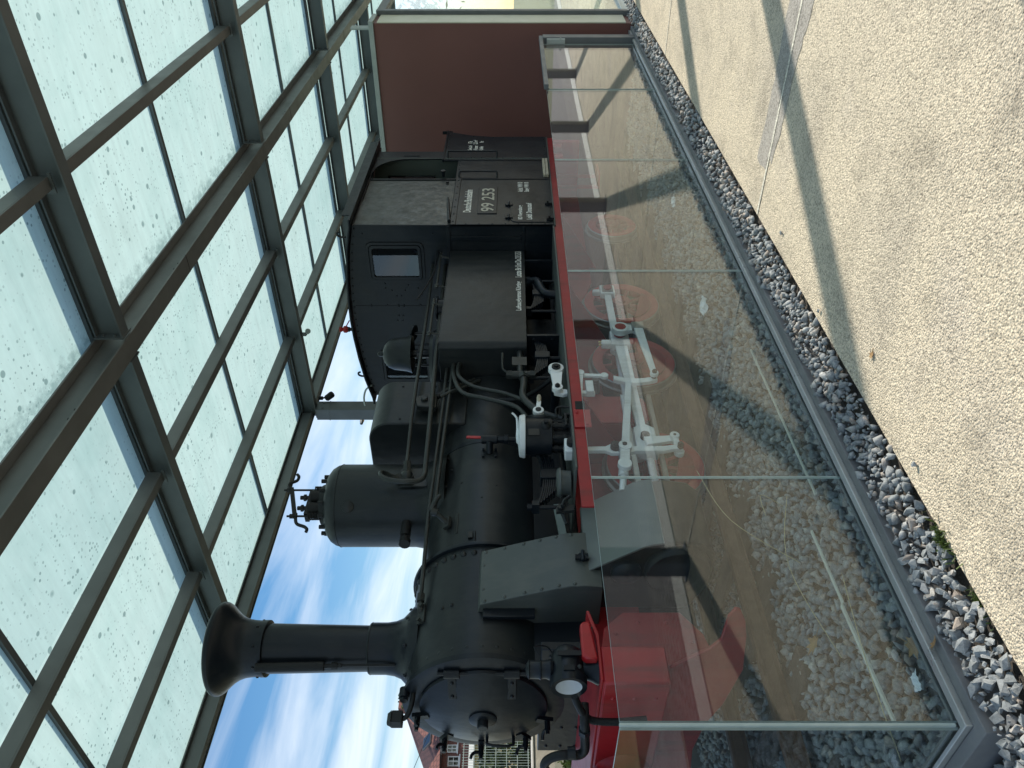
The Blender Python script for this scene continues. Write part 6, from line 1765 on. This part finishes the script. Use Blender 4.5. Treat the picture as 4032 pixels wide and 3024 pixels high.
for (a, b, c0, c1) in wins:
    m = MB().box(a, b, HY - 0.05, HY - 0.001, c0, c0 + 0.05).box(a, b, HY - 0.05, HY - 0.001, c1 - 0.05, c1).box(a, a + 0.05, HY - 0.05, HY - 0.001, c0 + 0.05, c1 - 0.05).box(b - 0.05, b, HY - 0.05, HY - 0.001, c0 + 0.05, c1 - 0.05)
    m.box((a + b) / 2 - 0.025, (a + b) / 2 + 0.025, HY - 0.04, HY - 0.002, c0 + 0.05, c1 - 0.05).box(a + 0.05, (a + b) / 2 - 0.025, HY - 0.04, HY - 0.002, (c0 + c1) / 2 - 0.015, (c0 + c1) / 2 + 0.015).box((a + b) / 2 + 0.025, b - 0.05, HY - 0.04, HY - 0.002, (c0 + c1) / 2 - 0.015, (c0 + c1) / 2 + 0.015)
    m.box(a - 0.08, b + 0.08, HY - 0.09, HY - 0.002, c0 - 0.06, c0 - 0.001)
    wf = m.build('window', 'trim', house)
    MB().box(a + 0.05, b - 0.05, HY - 0.02, HY - 0.012, c0 + 0.05, c1 - 0.05).build('pane', 'cabglass', wf)
    MB().box(a - 0.12, b + 0.12, HY - 0.03, HY - 0.002, c1 + 0.01, c1 + 0.10).build('lintel', 'brick', wf)
# low annex with orange roof at its left
ann = thing('annex', (15.5, 38, 0), 'small annex with orange tiled roof left of the brick house', 'annex')
MB().box(14.4, 17.5, 37.2, 41, -0.15, 4.9).build('wall', 'brick', ann)
m = MB(); m.add([(14.1, 36.9, 5.0), (18.75, 36.9, 5.2), (18.75, 41.2, 5.2), (14.1, 41.2, 5.0), (14.1, 38.2, 5.9), (18.3, 38.2, 5.9)], [(0, 1, 5, 4), (2, 3, 4, 5), (3, 0, 4), (1, 2, 5), (0, 3, 2, 1)])
m.build('roof', 'tile', ann, smooth=False)
# yellow house in front of it
yh = thing('yellow_house', (18, 31, 0), 'pale yellow rendered house with white windows in front of the brick house', 'house')
MB().box(13.5, 22.5, 31.0, 36.5, -0.15, 3.25).build('wall', 'yellowwall', yh)
m = MB().prism([(30.7, 3.25), (36.8, 3.25), (36.8, 3.42), (30.7, 3.42)], 'x', 13.2, 22.8)
m.build('roof', 'roofdark', yh)
MB().box(13.2, 22.8, 30.62, 30.698, 3.24, 3.44).build('fascia', 'trim', yh)
for xx in (15.0, 16.1, 17.2, 18.3):
    a, b, c0, c1 = xx - 0.28, xx + 0.28, 2.35, 2.95
    m = MB().box(a - 0.07, b + 0.07, 30.94, 30.999, c0 - 0.07, c0).box(a - 0.07, b + 0.07, 30.94, 30.999, c1, c1 + 0.07).box(a - 0.07, a, 30.94, 30.999, c0, c1).box(b, b + 0.07, 30.94, 30.999, c0, c1)
    m.box((a + b) / 2 - 0.03, (a + b) / 2 + 0.03, 30.95, 30.998, c0, c1)
    wf = m.build('window', 'trim', yh)
    MB().box(a, b, 30.97, 30.98, c0, c1).build('pane', 'cabglass', wf)
# tree behind the houses
tr = thing('garden_tree', (21.6, 36.9, 0), 'slender leafy tree rising before the roof of the brick house', 'tree')
MB().tube([(21.5, 36.9, -0.1), (21.45, 36.9, 3), (21.3, 36.9, 6.0)], [0.12, 0.09, 0.03], 8, 3).build('trunk', 'bark', tr)
leaf_cloud(2200, (21.3, 36.9, 6.2), (0.7, 0.7, 1.1), 0.10, 31).build('crown', 'leafd', tr, smooth=False)
# far trees closing the view between and beside things
def far_tree(x, y, h, w, seed, label):
    t = thing('broadleaf_tree', (x, y, 0), label, 'tree', 'trees far behind the track')
    m = MB().tube([(x, y, -0.1), (x + 0.1, y, h * 0.35), (x, y, h * 0.75)], [0.22, 0.16, 0.05], 8, 3)
    rr = random.Random(seed)
    for _ in range(5):
        a = rr.uniform(0, 6.28); m.tube([(x, y, h * 0.4), (x + math.cos(a) * w * 0.4, y + math.sin(a) * w * 0.4, h * 0.6), (x + math.cos(a) * w * 0.7, y + math.sin(a) * w * 0.7, h * 0.72)], [0.09, 0.05, 0.02], 6, 2)
    m.build('trunk', 'bark', t)
    leaf_cloud(3000, (x, y, h * 0.66), (w, w, h * 0.34), 0.16, seed, clump=34).build('crown', 'leaf', t, smooth=False)
far_tree(31.0, 7.0, 6.5, 2.6, 41, 'leafy tree behind the glass showcase, right of the wall')
far_tree(34.0, 2.5, 7.5, 3.0, 42, 'tall tree further right behind the showcase')
far_tree(29.0, 11.5, 6.0, 2.5, 43, 'round tree behind the maroon wall')
wire = MB().tube([(20.5, 36.4, 5.2), (17.26, 33.0, 5.454), (15.94, 33.0, 5.88), (10.0, 33.0, 7.9)], 0.012, 6).build('overhead_wire', 'blackm')
tag(wire, 'thin dark overhead wire crossing the sky left of the houses', 'wire')
# street lamp in the distance by the far column
sl = thing('street_lamp', (26.7, 22.0, 0), 'distant street lamp with amber head beside the far column', 'street lamp')
MB().tube([(26.7, 22, -0.1), (26.7, 22, 4.0), (26.7, 22, 8.0), (26.55, 22, 8.32), (26.1, 22, 8.34)], [0.07, 0.06, 0.05, 0.04, 0.03], 8, 3).build('pole', 'steel', sl)
m = MB().lathe([(0.03, 0.0), (0.075, 0.12), (0.09, 0.3), (0.06, 0.5), (0.0, 0.54)], (26.12, 22, 8.33), (-1, 0, -0.05), 12)
m.build('lamp_head', 'greyp', sl)
m = MB().lathe([(0.04, 0.15), (0.06, 0.3), (0.0, 0.45)], (26.12, 22, 8.285), (-1, 0, -0.05), 12)
m.build('lamp_bowl', 'lampcap', sl)
